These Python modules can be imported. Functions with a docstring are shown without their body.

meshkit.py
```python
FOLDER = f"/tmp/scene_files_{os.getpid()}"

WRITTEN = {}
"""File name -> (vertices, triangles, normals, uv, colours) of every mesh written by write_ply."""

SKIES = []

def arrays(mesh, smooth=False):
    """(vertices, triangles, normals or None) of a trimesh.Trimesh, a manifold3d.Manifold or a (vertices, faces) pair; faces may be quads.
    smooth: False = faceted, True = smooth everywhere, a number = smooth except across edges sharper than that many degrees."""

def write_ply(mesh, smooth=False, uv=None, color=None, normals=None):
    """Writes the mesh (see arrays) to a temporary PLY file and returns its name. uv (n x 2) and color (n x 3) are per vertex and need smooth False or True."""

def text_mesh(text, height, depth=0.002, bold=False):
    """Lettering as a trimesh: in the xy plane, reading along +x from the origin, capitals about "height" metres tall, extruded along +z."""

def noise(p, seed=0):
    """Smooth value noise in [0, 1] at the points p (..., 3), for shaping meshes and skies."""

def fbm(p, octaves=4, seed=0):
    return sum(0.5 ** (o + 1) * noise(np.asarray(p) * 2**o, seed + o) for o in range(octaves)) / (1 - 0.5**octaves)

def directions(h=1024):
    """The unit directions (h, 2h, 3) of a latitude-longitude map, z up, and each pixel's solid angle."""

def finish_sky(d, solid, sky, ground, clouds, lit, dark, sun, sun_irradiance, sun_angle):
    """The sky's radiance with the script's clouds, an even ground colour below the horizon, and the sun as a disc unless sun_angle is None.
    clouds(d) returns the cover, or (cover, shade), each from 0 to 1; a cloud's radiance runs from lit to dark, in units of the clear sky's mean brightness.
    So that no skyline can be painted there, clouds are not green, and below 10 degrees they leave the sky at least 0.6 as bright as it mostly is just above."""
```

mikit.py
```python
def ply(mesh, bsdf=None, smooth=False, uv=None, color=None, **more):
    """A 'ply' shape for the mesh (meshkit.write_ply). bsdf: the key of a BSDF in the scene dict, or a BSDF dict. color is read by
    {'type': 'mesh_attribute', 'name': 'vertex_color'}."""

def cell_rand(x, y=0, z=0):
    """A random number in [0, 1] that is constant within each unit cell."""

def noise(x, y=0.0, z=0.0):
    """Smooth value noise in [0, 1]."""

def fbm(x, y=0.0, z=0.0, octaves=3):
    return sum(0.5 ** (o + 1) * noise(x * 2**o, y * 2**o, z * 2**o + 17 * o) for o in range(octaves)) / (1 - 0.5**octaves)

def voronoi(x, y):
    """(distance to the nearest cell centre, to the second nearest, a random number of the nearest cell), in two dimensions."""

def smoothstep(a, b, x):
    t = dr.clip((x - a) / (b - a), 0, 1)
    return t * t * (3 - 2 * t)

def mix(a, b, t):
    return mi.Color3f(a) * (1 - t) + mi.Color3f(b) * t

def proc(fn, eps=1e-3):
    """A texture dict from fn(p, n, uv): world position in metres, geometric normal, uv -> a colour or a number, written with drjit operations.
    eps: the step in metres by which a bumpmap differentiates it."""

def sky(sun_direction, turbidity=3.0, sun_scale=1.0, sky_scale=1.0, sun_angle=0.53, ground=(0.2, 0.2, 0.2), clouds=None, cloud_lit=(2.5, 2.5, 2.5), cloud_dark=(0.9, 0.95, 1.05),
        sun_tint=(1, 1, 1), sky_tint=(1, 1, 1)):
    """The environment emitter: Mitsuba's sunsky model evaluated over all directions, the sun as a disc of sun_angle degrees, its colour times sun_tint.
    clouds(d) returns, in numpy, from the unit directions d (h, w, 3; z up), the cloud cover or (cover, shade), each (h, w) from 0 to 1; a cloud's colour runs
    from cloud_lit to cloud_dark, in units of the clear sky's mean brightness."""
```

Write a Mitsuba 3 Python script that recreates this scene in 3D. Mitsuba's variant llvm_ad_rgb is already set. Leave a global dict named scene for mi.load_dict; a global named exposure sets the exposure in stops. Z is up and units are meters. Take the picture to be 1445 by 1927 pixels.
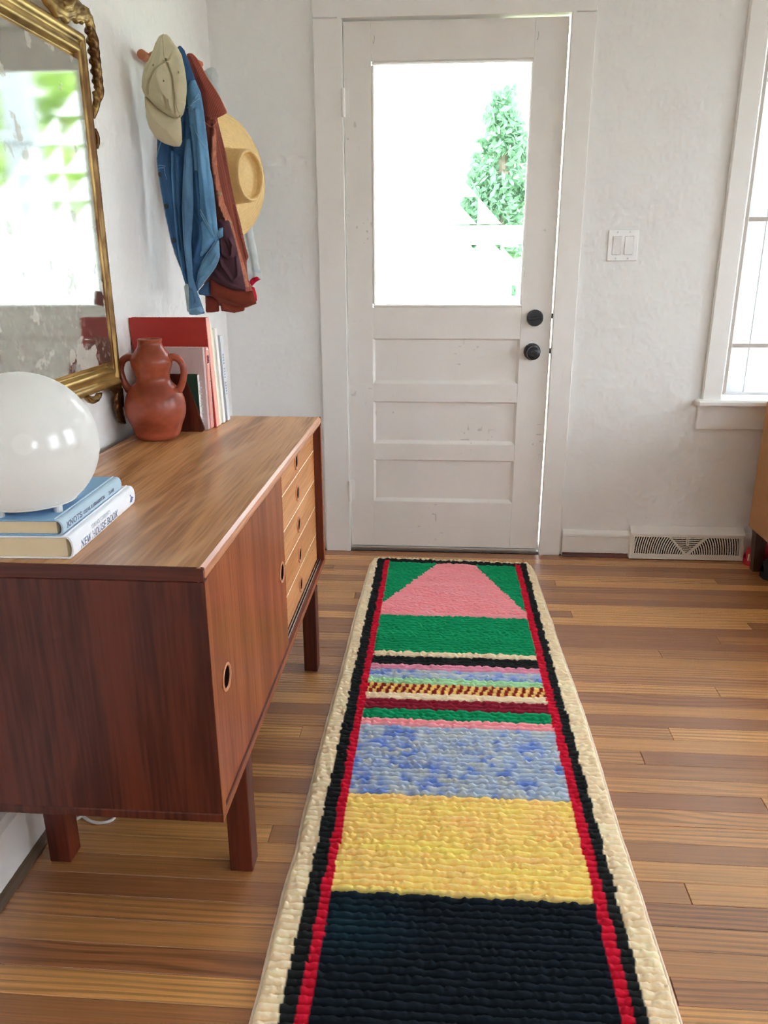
import math, random
import numpy as np, trimesh, mitsuba as mi, drjit as dr, mikit, meshkit
from mikit import noise, fbm, cell_rand, smoothstep, mix, proc, ply
from mitsuba import ScalarTransform4f as T
from shapely.geometry import Polygon, Point
import shapely, shapely.ops
from scipy.spatial import Delaunay

rng = np.random.default_rng(7); random.seed(7)
scene, labels = {}, {}

# ---------------------------------------------------------------- camera, sky, exposure
F_PX, CAM, YAW, PITCH, ROLL = 1465.96, np.array([0.38069, -3.18888, 1.22067]), -0.07268, 0.31278, -0.00337
FW = np.array([math.sin(YAW)*math.cos(PITCH), math.cos(YAW)*math.cos(PITCH), -math.sin(PITCH)])
_r = np.array([math.cos(YAW), -math.sin(YAW), 0]); _u = np.cross(_r, FW)
RIGHT = _r*math.cos(ROLL)+_u*math.sin(ROLL); UP = -_r*math.sin(ROLL)+_u*math.cos(ROLL)
scene['camera'] = {'type': 'perspective', 'fov': math.degrees(2*math.atan(722.5/F_PX)), 'fov_axis': 'x', 'near_clip': 0.05, 'far_clip': 300,
                   'to_world': T().look_at(origin=CAM.tolist(), target=(CAM+FW).tolist(), up=UP.tolist())}
exposure = 1.1
scene['sky'] = mikit.sky((-0.3, -0.6, 0.75), turbidity=4.0, sun_scale=0.0, sky_scale=1.0, ground=(0.35, 0.36, 0.33),
                         clouds=lambda d: np.full(d.shape[:2], 0.8), cloud_lit=(1.88, 2.0, 2.10), cloud_dark=(1.6, 1.6, 1.6))
SKY = 24.0   # brightness of the hazy sky
_b = scene['sky']; _b['scale'] = SKY

def at(px, py, Y):
    d = FW + RIGHT*((px-722.5)/F_PX) - UP*((py-963.5)/F_PX)
    return CAM + d*((Y-CAM[1])/d[1])

# ---------------------------------------------------------------- helpers
_count = {}
def key_of(name, parent=None):
    base = (parent+'__' if parent else '')+name
    n = _count.get(base, 0); _count[base] = n+1
    return base if n == 0 else f'{base}_{n:03d}'
def label(key, text=None, cat=None, group=None, kind=None):
    d = {}
    if text: d['label'] = text
    if cat: d['category'] = cat
    if group: d['group'] = group
    if kind: d['kind'] = kind
    if d: labels[key] = d
def thing(name, text, cat, group=None):
    k = key_of(name); label(k, text, cat, group); return k
def part(name, mesh, bsdf, parent=None, text=None, smooth=False, kind=None, cat=None, group=None, **kw):
    k = key_of(name, parent)
    if kw.get('color') is not None and smooth not in (False, True): smooth = True
    scene[k] = ply(mesh, bsdf, smooth, **kw)
    label(k, text, cat, group, kind)
    return k
def join(ms): return trimesh.util.concatenate(ms)
def box(x0, x1, y0, y1, z0, z1, ch=0.0):
    """A box with chamfered edges."""
    x0, x1 = min(x0, x1), max(x0, x1); y0, y1 = min(y0, y1), max(y0, y1); z0, z1 = min(z0, z1), max(z0, z1)
    if ch <= 0:
        m = trimesh.creation.box(extents=(x1-x0, y1-y0, z1-z0)); m.apply_translation(((x0+x1)/2, (y0+y1)/2, (z0+z1)/2)); return m
    c = min(ch, (x1-x0)/2.01, (y1-y0)/2.01, (z1-z0)/2.01)
    p = []
    for a, sx in ((x0, 1), (x1, -1)):
        for b, sy in ((y0, 1), (y1, -1)):
            for e, sz in ((z0, 1), (z1, -1)):
                p += [(a, b+sy*c, e+sz*c), (a+sx*c, b, e+sz*c), (a+sx*c, b+sy*c, e)]
    return trimesh.convex.convex_hull(np.array(p))
def tube(pts, r, n=10, caps=True):
    pts = np.asarray(pts, float); r = np.broadcast_to(r, len(pts))
    t = np.gradient(pts, axis=0); t /= np.linalg.norm(t, axis=1, keepdims=True)+1e-12
    a = np.array([0, 0, 1.0]) if abs(t[0, 2]) < 0.9 else np.array([1.0, 0, 0])
    rings = []
    for i in range(len(pts)):
        a = a-t[i]*(a@t[i]); a /= np.linalg.norm(a); b = np.cross(t[i], a)
        th = np.arange(n)/n*2*np.pi
        rings.append(pts[i]+r[i]*(np.cos(th)[:, None]*a+np.sin(th)[:, None]*b))
    v = np.vstack(rings); f = []
    for i in range(len(pts)-1):
        for j in range(n):
            k = (j+1) % n; f += [(i*n+j, i*n+k, (i+1)*n+k), (i*n+j, (i+1)*n+k, (i+1)*n+j)]
    if caps:
        c0, c1 = len(v), len(v)+1; v = np.vstack([v, pts[0], pts[-1]]); m = (len(pts)-1)*n
        for j in range(n):
            k = (j+1) % n; f += [(c0, k, j), (c1, m+j, m+k)]
    return trimesh.Trimesh(v, f, process=False)
def cyl(p0, p1, r, n=24):
    m = trimesh.creation.cylinder(radius=r, segment=[p0, p1], sections=n); return m
def lathe(profile, n=48):
    return trimesh.creation.revolve(np.asarray(profile, float), sections=n)
def spline(pts, n):
    from scipy.interpolate import CubicSpline
    pts = np.asarray(pts, float); d = np.r_[0, np.cumsum(np.linalg.norm(np.diff(pts, axis=0), axis=1))]
    return CubicSpline(d, pts)(np.linspace(0, d[-1], n))
def grid_faces(nu, nv):
    i, j = np.meshgrid(np.arange(nu-1), np.arange(nv-1), indexing='ij'); a = (i*nv+j).ravel()
    return np.vstack([np.c_[a, a+nv, a+nv+1], np.c_[a, a+nv+1, a+1]])
def wood_uv(mesh, along, across, off=None, up=None):
    """uv for the wood texture: u runs along the grain (metres), v = board number + position across (metres)."""
    off = rng.integers(1, 4000) if off is None else off
    mm = mesh.copy(); mm.unmerge_vertices(); v = mm.vertices
    n = np.repeat(mm.face_normals, 3, axis=0)
    al, ac = np.asarray(along, float), np.asarray(across, float); th = np.cross(al, ac)
    w = np.where(np.abs(n@ac) > 0.8, v@th, v@ac)
    return mm, np.c_[v@al, off*2.0+0.5+w*0.9-np.mean(w)*0.9]
def wood(name, mesh, bsdf, along, across, parent=None, text=None, off=None, kind=None):
    mm, uv = wood_uv(mesh, along, across, off); return part(name, mm, bsdf, parent, text, uv=uv, kind=kind)
def vcol(mesh, base, var=0.1, freq=30, seed=0, hue=None):
    b = np.asarray(base, float); n = meshkit.fbm(mesh.vertices*freq+13.7*seed, 4, seed)[:, None]
    hue = np.ones(3) if hue is None else np.asarray(hue)
    return np.clip(b*(1+var*(n-0.5)*2*hue), 0.002, 0.98)

# ---------------------------------------------------------------- materials
def two(b): return {'type': 'twosided', 'bsdf': b}
def rgb(*c): return {'type': 'rgb', 'value': list(c)}
def srgb(r, g, b): return [((c/255+0.055)/1.055)**2.4 if c > 10 else c/255/12.92 for c in (r, g, b)]
def paint(key, col, rough=0.5, spec=0.4, **kw):
    scene[key] = two({'type': 'principled', 'base_color': rgb(*col), 'roughness': rough, 'specular': spec, **kw})
VC = {'type': 'mesh_attribute', 'name': 'vertex_color'}
def cloth(key, rough=0.9, sheen=0.3):
    scene[key] = two({'type': 'principled', 'base_color': VC, 'roughness': rough, 'specular': 0.15, 'sheen': sheen})
paint('plaster', (0.80, 0.80, 0.79), 0.55, 0.35)
paint('trim_paint', (0.82, 0.81, 0.785), 0.38, 0.45)
def doorpaint(p, n, uv):
    s = fbm(p.x*9, p.z*2.5, 2.0); sp = smoothstep(0.86, 0.92, noise(p.x*70, p.z*70, 5.0))*smoothstep(0.6, 0.8, noise(p.x*6, p.z*6, 1.0))
    return mix((0.77, 0.75, 0.715), (0.81, 0.79, 0.76), s)*(1-0.25*sp)
scene['door_paint'] = two({'type': 'principled', 'base_color': proc(doorpaint), 'roughness': 0.36, 'specular': 0.45})
paint('ceiling_paint', (0.84, 0.84, 0.83), 0.8, 0.2)
paint('black_metal', srgb(34, 34, 40), 0.32, 0.5)
paint('dark_gap', (0.02, 0.015, 0.012), 0.8, 0.1)
paint('white_plastic', (0.82, 0.82, 0.81), 0.25, 0.5)
paint('steel', (0.55, 0.55, 0.53), 0.35, 0.5, metallic=0.9)
paint('enamel', (0.76, 0.735, 0.66), 0.32, 0.5)

def floorwood(p, n, uv):
    u, v = mi.Float(uv.x), mi.Float(uv.y); b = dr.floor(v/2.0); f = v-2.0*b
    r1, r2, r3 = cell_rand(b, 1), cell_rand(b, 2), cell_rand(b, 3)
    warp = fbm(u*1.7+r1*50, f*10, r2*9, 3)
    rings = 0.5+0.5*dr.sin((f*(30+120*r3)+warp*(3+9*r2*r2))*6.2832*0.55)
    fine = fbm(u*5+r2*40, f*520, r1*5, 3)
    tone = mix((0.265, 0.102, 0.037), (0.52, 0.245, 0.074), smoothstep(0.05, 0.95, r1))
    g = 0.80+0.33*(smoothstep(0.05, 0.6, rings)-0.6)*smoothstep(0.35, 0.9, r3+0.15)+0.62*(fine-0.5)
    wear = fbm(p.x*2.1, p.y*2.1, 4.0)
    return tone*dr.clip(g*(0.88+0.24*wear)*1.18, 0.25, 1.35)
scene['floor_wood'] = two({'type': 'principled', 'base_color': proc(floorwood), 'roughness': 0.36, 'specular': 1.0, 'clearcoat': 1.0, 'clearcoat_gloss': 0.75})
def teak(base_lo, base_hi, scratch=0.0):
    def fn(p, n, uv):
        u, v = mi.Float(uv.x), mi.Float(uv.y); b = dr.floor(v/2.0); f = v-2.0*b; r1 = cell_rand(b, 7)
        warp = fbm(u*1.6+r1*30, f*5, r1*7, 3)
        band = fbm(u*0.5+r1*11, f*26+warp*5, 2.0, 4)
        fine = fbm(u*9+r1*20, f*300, 1.0, 3)
        c = mix(base_lo, base_hi, smoothstep(0.22, 0.78, 0.62*band+0.38*fine))
        if scratch:
            c = mix(c, (0.60, 0.36, 0.19), scratch*smoothstep(0.55, 0.9, fbm(u*3.0+f*9, f*40-u*5, 5.0, 3)))
        return c
    return fn
def woodbsdf(key, lo, hi, rough, coat, scratch=0.0):
    scene[key] = two({'type': 'principled', 'base_color': proc(teak(lo, hi, scratch)), 'roughness': rough, 'specular': 0.45, 'clearcoat': coat, 'clearcoat_gloss': 0.8})
woodbsdf('teak_top', srgb(140, 90, 52), srgb(190, 140, 92), 0.30, 0.35, 0.6)
woodbsdf('teak_door', srgb(118, 58, 31), srgb(152, 84, 48), 0.36, 0.15)
woodbsdf('teak_shaded', srgb(58, 17, 10), srgb(98, 38, 21), 0.38, 0.10)  # shade of the end panel is mixed into this darker, redder teak
woodbsdf('teak_edge_glare', srgb(176, 116, 84), srgb(206, 150, 116), 0.22, 0.8)  # glare along the bevel is put into the colour as paler teak
woodbsdf('teak_pale', srgb(184, 122, 72), srgb(212, 154, 102), 0.40, 0.1)

def mirrorwear(p, n, uv):
    y, z = mi.Float(p.y), mi.Float(p.z)
    low = smoothstep(-1.66, -1.36, y)*smoothstep(1.12, 1.0, z)
    spot = smoothstep(0.50, 0.58, fbm(y*20+z*7, z*22-y*6, 2.0, 4)+0.20*low-0.19)
    scr = smoothstep(0.56, 0.66, fbm(y*30-z*60, z*34+y*64, 7.0, 3))*smoothstep(0.45, 0.65, noise(y*7, z*7, 9.0))
    return dr.clip(0.05+0.75*spot+0.28*scr*smoothstep(1.42, 1.3, z)*smoothstep(-1.85, -1.4, y), 0, 0.85)
scene['mirror_glass'] = two({'type': 'blendbsdf', 'weight': proc(mirrorwear),
    'a': {'type': 'roughconductor', 'alpha': 0.004, 'specular_reflectance': rgb(0.60, 0.62, 0.585)},
    'b': {'type': 'principled', 'base_color': rgb(0.50, 0.48, 0.43), 'roughness': 0.25, 'specular': 0.5}})
scene['gilt'] = two({'type': 'principled', 'base_color': VC, 'roughness': 0.33, 'metallic': 0.75, 'specular': 0.5})
scene['opal_glass'] = {'type': 'blendbsdf', 'weight': 0.055, 'a': {'type': 'principledthin', 'base_color': rgb(0.985, 0.99, 0.98), 'roughness': 0.5, 'diff_trans': 0.9, 'spec_trans': 0.0},
    'b': two({'type': 'roughconductor', 'alpha': 0.03, 'specular_reflectance': rgb(1, 1, 1)})}
def clay(p, n, uv):
    a = fbm(p.x*14, p.y*14, p.z*20, 4); s = fbm(p.x*90, p.y*90, p.z*90, 2)
    c = mix(srgb(126, 55, 37), srgb(160, 80, 57), smoothstep(0.3, 0.7, a))
    return c*(0.92+0.16*s)
scene['terracotta'] = two({'type': 'principled', 'base_color': proc(clay), 'roughness': 0.31, 'specular': 0.4})
for k, c, r in (('paper', srgb(222, 205, 172), 0.9), ('blue_cloth', srgb(132, 172, 206), 0.8), ('pale_blue_cloth', srgb(172, 196, 212), 0.75), ('white_cloth', srgb(232, 236, 242), 0.6), ('red_cover', srgb(162, 46, 40), 0.55),
                ('mauve_cover', srgb(196, 172, 172), 0.55), ('pink_cover', srgb(226, 160, 148), 0.55), ('rose_cover', srgb(240, 178, 166), 0.55), ('cream_cover', srgb(243, 234, 212), 0.6),
                ('pale_green_cover', srgb(214, 214, 196), 0.6), ('white_cover', srgb(240, 240, 238), 0.5), ('navy_cover', srgb(36, 42, 66), 0.5), ('green_cover', srgb(20, 58, 44), 0.5),
                ('grey_cover', srgb(208, 214, 220), 0.5), ('maroon_print', srgb(112, 24, 44), 0.6), ('grey_print', srgb(112, 120, 144), 0.7), ('faint_print', srgb(190, 196, 208), 0.7), ('blue_print', srgb(78, 98, 150), 0.7),
                ('tan_leather', srgb(160, 112, 68), 0.55), ('dark_wood', srgb(62, 38, 28), 0.4), ('red_canvas', srgb(172, 34, 48), 0.8), ('rubber_white', srgb(225, 215, 205), 0.6),
                ('black_canvas', srgb(22, 22, 24), 0.85), ('straw_cord', srgb(190, 172, 138), 0.85), ('rail_wood', srgb(170, 102, 66), 0.5), ('brass_button', srgb(190, 170, 130), 0.3),
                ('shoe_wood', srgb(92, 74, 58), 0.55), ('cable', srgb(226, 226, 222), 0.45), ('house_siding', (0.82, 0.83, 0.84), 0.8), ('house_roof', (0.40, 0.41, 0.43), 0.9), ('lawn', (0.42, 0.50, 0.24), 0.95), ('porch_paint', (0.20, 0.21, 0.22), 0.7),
                ('bark', (0.30, 0.24, 0.18), 0.9), ('ring_wood', srgb(196, 136, 100), 0.35), ('shade_bar', srgb(186, 178, 172), 0.6), ('pavement', (0.75, 0.75, 0.74), 0.9)):
    paint(k, c, r, 0.4)
paint('cup_shade', srgb(42, 20, 14), 0.9, 0.05)  # shade inside the pull cups, painted as near-black wood
def leafb(key, c): scene[key] = {'type': 'principledthin', 'base_color': rgb(*c), 'roughness': 0.6, 'diff_trans': 0.9, 'spec_trans': 0.0}
leafb('leaf_green', (0.20, 0.36, 0.22)); leafb('leaf_lime', (0.36, 0.50, 0.14))
scene['pane_glass'] = {'type': 'thindielectric', 'int_ior': 1.5}
scene['frosted_film'] = {'type': 'principledthin', 'base_color': rgb(0.93, 0.95, 0.95), 'roughness': 0.7, 'diff_trans': 1.3, 'spec_trans': 0.0}
scene['shade_cloth'] = {'type': 'principledthin', 'base_color': rgb(0.72, 0.735, 0.755), 'roughness': 0.9, 'diff_trans': 0.62, 'spec_trans': 0.0}
cloth('fabric'); cloth('straw', 0.6, 0.1); cloth('wool', 0.95, 0.4)

# ---------------------------------------------------------------- the room shell
XL, YB, XR, YF, ZC = -0.4965, 0.03, 3.3, -4.6, 2.5
DW, DH = 0.82, 2.05
WX0, WX1, WZ0, WZ1 = 1.515, 2.45, 0.69, 2.12    # window in the door wall
def struct(name, mesh, bsdf, parent=None, **kw): return part(name, mesh, bsdf, parent, kind='structure', **kw)
def wall_with_holes(x0, x1, z0, z1, holes, thick, place):
    pl = Polygon([(x0, z0), (x1, z0), (x1, z1), (x0, z1)]).difference(shapely.ops.unary_union([shapely.box(a, c, b, d) for a, b, c, d in holes]))
    m = join([trimesh.creation.extrude_polygon(g, thick, engine='earcut') for g in getattr(pl, 'geoms', [pl])])
    m.apply_transform(place); return m
PY = np.array([[1, 0, 0, 0], [0, 0, -1, 0], [0, 1, 0, 0], [0, 0, 0, 1.0]])      # polygon (x, z), thickness towards -y
def ywall(x0, x1, z0, z1, holes, y, thick): 
    M = PY.copy(); M[1, 3] = y+thick; return wall_with_holes(x0, x1, z0, z1, holes, thick, M)
def xwall(y0, y1, z0, z1, holes, x, thick):
    M = np.array([[0, 0, 1, x], [1, 0, 0, 0], [0, 1, 0, 0], [0, 0, 0, 1.0]]); return wall_with_holes(y0, y1, z0, z1, holes, thick, M)
struct('wall_back', ywall(XL, XR, 0, ZC, [(-0.016, DW+0.016, -0.01, DH+0.016), (WX0-0.03, WX1+0.03, WZ0-0.03, WZ1+0.03)], YB, 0.12), 'plaster')
def plaster_skin(parent, place, u0, u1, v0, v1, seed, res=.0038):
    """Orange peel plaster as relief; place(u, v, h) gives the point h in front of the wall."""
    nu_, nv_ = int((u1-u0)/res), int((v1-v0)/res); U, W_ = np.meshgrid(np.linspace(u0, u1, nu_), np.linspace(v0, v1, nv_), indexing='ij'); Q = np.stack([U, W_, U*0+seed], -1)
    b = meshkit.noise(Q*76, seed); t = np.clip((b-.40)/.38, 0, 1); h = .0011*t*t*(3-2*t)+.0012*(meshkit.fbm(Q*38, 3, seed+2)-.3); ed = np.minimum(np.minimum(U-u0, u1-U), np.minimum(W_-v0, v1-W_)); h = (h+.0006)*np.clip(ed/.02, 0, 1)+.0001
    V = np.stack(place(U, W_, h), -1).reshape(-1, 3); F = grid_faces(nu_, nv_); n = np.cross(V[F[0, 1]]-V[F[0, 0]], V[F[0, 2]]-V[F[0, 0]]); d = np.array(place(u0, v0, 1.0))-np.array(place(u0, v0, 0.0))
    part('plaster', trimesh.Trimesh(V, F if n@d > 0 else F[:, ::-1], process=False), 'plaster', parent, smooth=True)
by = lambda u, v, h: (u, YB-h, v)
plaster_skin('wall_back', by, DW+.086, 1.434, .113, 2.3, 3); plaster_skin('wall_back', by, 1.434, 1.9, .113, .564, 4); plaster_skin('wall_back', by, XL, -.105, .70, 2.3, 5)
struct('wall_left', box(XL-0.12, XL, YF, YB+0.12, 0, ZC), 'plaster')
SIDE = [(-1.70, -0.60, 0.80, 2.15), (-3.5, -2.5, 0.80, 2.15)]
plaster_skin('wall_left', lambda u, v, h: (XL+h, u, v), -1.6, YB, .70, 2.2, 6)
struct('wall_right', xwall(YF, YB+0.12, 0, ZC, [tuple(s) for s in SIDE], XR, 0.12), 'plaster')
FRONT = (1.9, 2.8, 1.1, 2.0)
struct('wall_front', ywall(XL, XR, 0, ZC, [FRONT], YF-0.12, 0.12), 'plaster')
struct('ceiling', box(XL-0.12, XR+0.12, YF-0.12, YB+0.12, ZC, ZC+0.1), 'ceiling_paint')

# floor: strip boards
fl = key_of('floor'); scene[fl] = ply(box(XL-0.12, XR+0.12, YF-0.12, YB+0.12, -0.12, -0.012), 'dark_gap'); label(fl, 'narrow strip hardwood floor in warm honey and brown tones', None, None, 'structure')
BW = 0.0568
joints = {0: [1.01], 2: [0.30, 1.42], 3: [-0.05, 1.15], 5: [0.85], 8: [0.07], 10: [-0.22, 0.87], 15: [0.35, 1.11], 20: [0.25], 23: [1.02], 24: [0.02, 1.75], 28: [1.16], 31: [0.02, 1.6], 33: [0.9]}
stuff = []; stuff_uv = []
nb = 0
for r in range(83):
    y1 = 0.016-r*BW; y0 = y1-BW
    if r in joints: cuts = [XL]+sorted(joints[r]+[2.0+rng.uniform(-.2, .3)])+[XR]
    else:
        cuts = [XL]; x = XL+rng.uniform(0.4, 2.2)
        while x < XR-0.25: cuts.append(x); x += rng.uniform(1.1, 2.6)
        cuts.append(XR)
    for a, b in zip(cuts[:-1], cuts[1:]):
        hidden = y1 < -2.36 or a > 2.1
        dz = rng.uniform(-0.0003, 0.0003)
        if hidden: bm = box(a+.0004, b-.0004, y0+.0003, y1-.0003, -0.012, dz)
        else: bm = box(a+.0006, b-.0006, y0+.0004, y1-.0004, -0.012, dz, 0.0009)
        mm = bm.copy(); mm.unmerge_vertices(); v = mm.vertices
        idn = rng.integers(1, 3000); uv = np.c_[v[:, 0]+rng.uniform(0, 20), idn*2.0+0.5+(v[:, 1]-y0)]
        if hidden: stuff.append(mm); stuff_uv.append(uv)
        else: part('board', mm, 'floor_wood', fl, uv=uv); nb += 1
part('board_field', join(stuff), 'floor_wood', fl, kind='stuff', uv=np.vstack(stuff_uv))

# baseboards and shoe mouldings
def base_profile(h=0.1): return [(0, 0), (0.018, 0), (0.018, h-0.028), (0.022, h-0.024), (0.022, h-0.016), (0.016, h-0.010), (0.012, h), (0, h)]
def sweep_x(prof, x0, x1, y):      # profile (out towards -y, z)
    m = trimesh.creation.extrude_polygon(Polygon(prof), x1-x0, engine='earcut')
    M = np.array([[0, 0, 1, x0], [-1, 0, 0, y], [0, 1, 0, 0], [0, 0, 0, 1.0]]); m.apply_transform(M); m.fix_normals(); return m
def sweep_y(prof, y0, y1, x):      # out towards +x
    m = trimesh.creation.extrude_polygon(Polygon(prof), y1-y0, engine='earcut')
    M = np.array([[1, 0, 0, x], [0, 0, 1, y0], [0, 1, 0, 0], [0, 0, 0, 1.0]]); m.apply_transform(M); m.fix_normals(); return m
QR = [(0, 0)]+[(0.016*math.cos(t), 0.016*math.sin(t)) for t in np.linspace(0, np.pi/2, 6)]
struct('baseboard_back', join([sweep_x(base_profile(0.115), DW+0.098, 1.20, YB), sweep_x(base_profile(0.115), 1.655, XR, YB), sweep_x(base_profile(0.115), XL+0.02, -0.12, YB)]), 'trim_paint')
struct('baseboard_left', sweep_y(base_profile(0.15), YF, YB, XL), 'trim_paint')
struct('baseboard_right', join([sweep_y([(-a, b) for a, b in base_profile(0.115)], YF, YB, XR)]), 'trim_paint')
mm, uv = wood_uv(join([sweep_x(QR, DW+0.1, 1.195, YB-0.018)]), (1, 0, 0), (0, 1, 0)); struct('trim_1', mm, 'teak_shaded', uv=uv)
mm, uv = wood_uv(sweep_y(QR, YF, YB-0.02, XL+0.018), (0, 1, 0), (1, 0, 0)); struct('trim_2', mm, 'shoe_wood')

# door casing (trim_3) and jamb
tr = key_of('trim_3'); scene[tr] = ply(box(-0.107, 0.0, 0.008, YB, 0, 2.052, 0.003), 'trim_paint'); label(tr, 'white painted casing board on the hinge side of the door', None, None, 'structure')
tr = key_of('trim_4'); scene[tr] = ply(box(DW, DW+0.088, 0.008, YB, 0, 2.052, 0.003), 'trim_paint'); label(tr, 'white painted casing board on the latch side of the door', None, None, 'structure')
tr = key_of('trim_5'); scene[tr] = ply(box(-0.107, DW+0.088, 0.008, YB, 2.053, 2.19, 0.003), 'trim_paint'); label(tr, 'white painted head casing above the door', None, None, 'structure')
struct('trim_6', join([box(-0.016, -0.002, 0.008, YB+0.12, 0, DH+0.014), box(DW+0.004, DW+0.016, 0.008, YB+0.12, 0, DH+0.014), box(-0.016, DW+0.016, 0.008, YB+0.12, DH+0.002, DH+0.014), box(-0.002, 0.012, 0.078, 0.092, 0, DH), box(-0.002, DW*.72, 0.078, 0.092, DH-.012, DH+.004)]), 'trim_paint', text='white door jamb lining the opening')
th = key_of('trim_7'); scene[th] = ply(join([box(-0.002, DW+0.002, 0.034, 0.16, -0.005, 0.008, 0.002), box(-0.002, DW+0.002, 0.078, 0.16, 0, 0.034, 0.002)]), 'steel'); label(th, 'metal threshold strip under the door', None, None, 'structure')

# ---------------------------------------------------------------- door
do = key_of('door_1'); label(do, 'white panelled front door with a large glass light and black hardware', None, None, 'structure')
D0, D1 = 0.03, 0.074            # door faces
DX0, DX1, DZ0, DZ1 = 0.003, 0.8115, 0.0225, 2.044
GX0, GX1, GZ0, GZ1 = 0.108, 0.700, 1.040, 1.915
PAN = [(0.735, 0.917), (0.482, 0.660), (0.227, 0.412)]
PX0, PX1 = 0.104, 0.695
for a, b in ((DX0, PX0), (PX1, DX1)):
    # the latch edge leans, so the gap to the casing tapers
    m = box(a, b, D0, D1, DZ0, DZ1, 0.0015)
    if b == DX1:
        v = m.vertices.copy(); k = v[:, 0] > 0.79; v[k, 0] += 0.0040-0.0032*np.sin((v[k, 2])/2.05*3.0); m.vertices = v
    part('stile', m, 'door_paint', do, smooth=False)
rails = [(GZ1, DZ1), (0.917, GZ0), (0.660, 0.735), (0.412, 0.482), (DZ0, 0.227)]
for z0, z1 in rails: part('rail', box(PX0-0.0005, PX1+0.0005, D0+0.0004, D1, z0, z1, 0.0012), 'door_paint', do)
for z0, z1 in PAN:
    part('panel', box(PX0, PX1, D0+0.014, D1-0.012, z0, z1), 'door_paint', do)
    w = 0.013
    for pts in ([(PX0, z0), (PX1, z0), (PX1-w, z0+w), (PX0+w, z0+w)], [(PX0, z1), (PX1, z1), (PX1-w*.5, z1-w*.5), (PX0+w*.5, z1-w*.5)],
                [(PX0, z0), (PX0, z1), (PX0+w*.6, z1-w*.6), (PX0+w*.6, z0+w*.6)], [(PX1, z0), (PX1, z1), (PX1-w*.6, z1-w*.6), (PX1-w*.6, z0+w*.6)]):
        hy = [D0+0.001, D0+0.001, D0+0.0142, D0+0.0142]
        q = [(x, y, z) for (x, z), y in zip(pts, hy)]+[(x, D0+0.016, z) for x, z in pts]
        part('panel_bead', trimesh.convex.convex_hull(np.array(q)), 'door_paint', do)
w = 0.011
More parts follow.
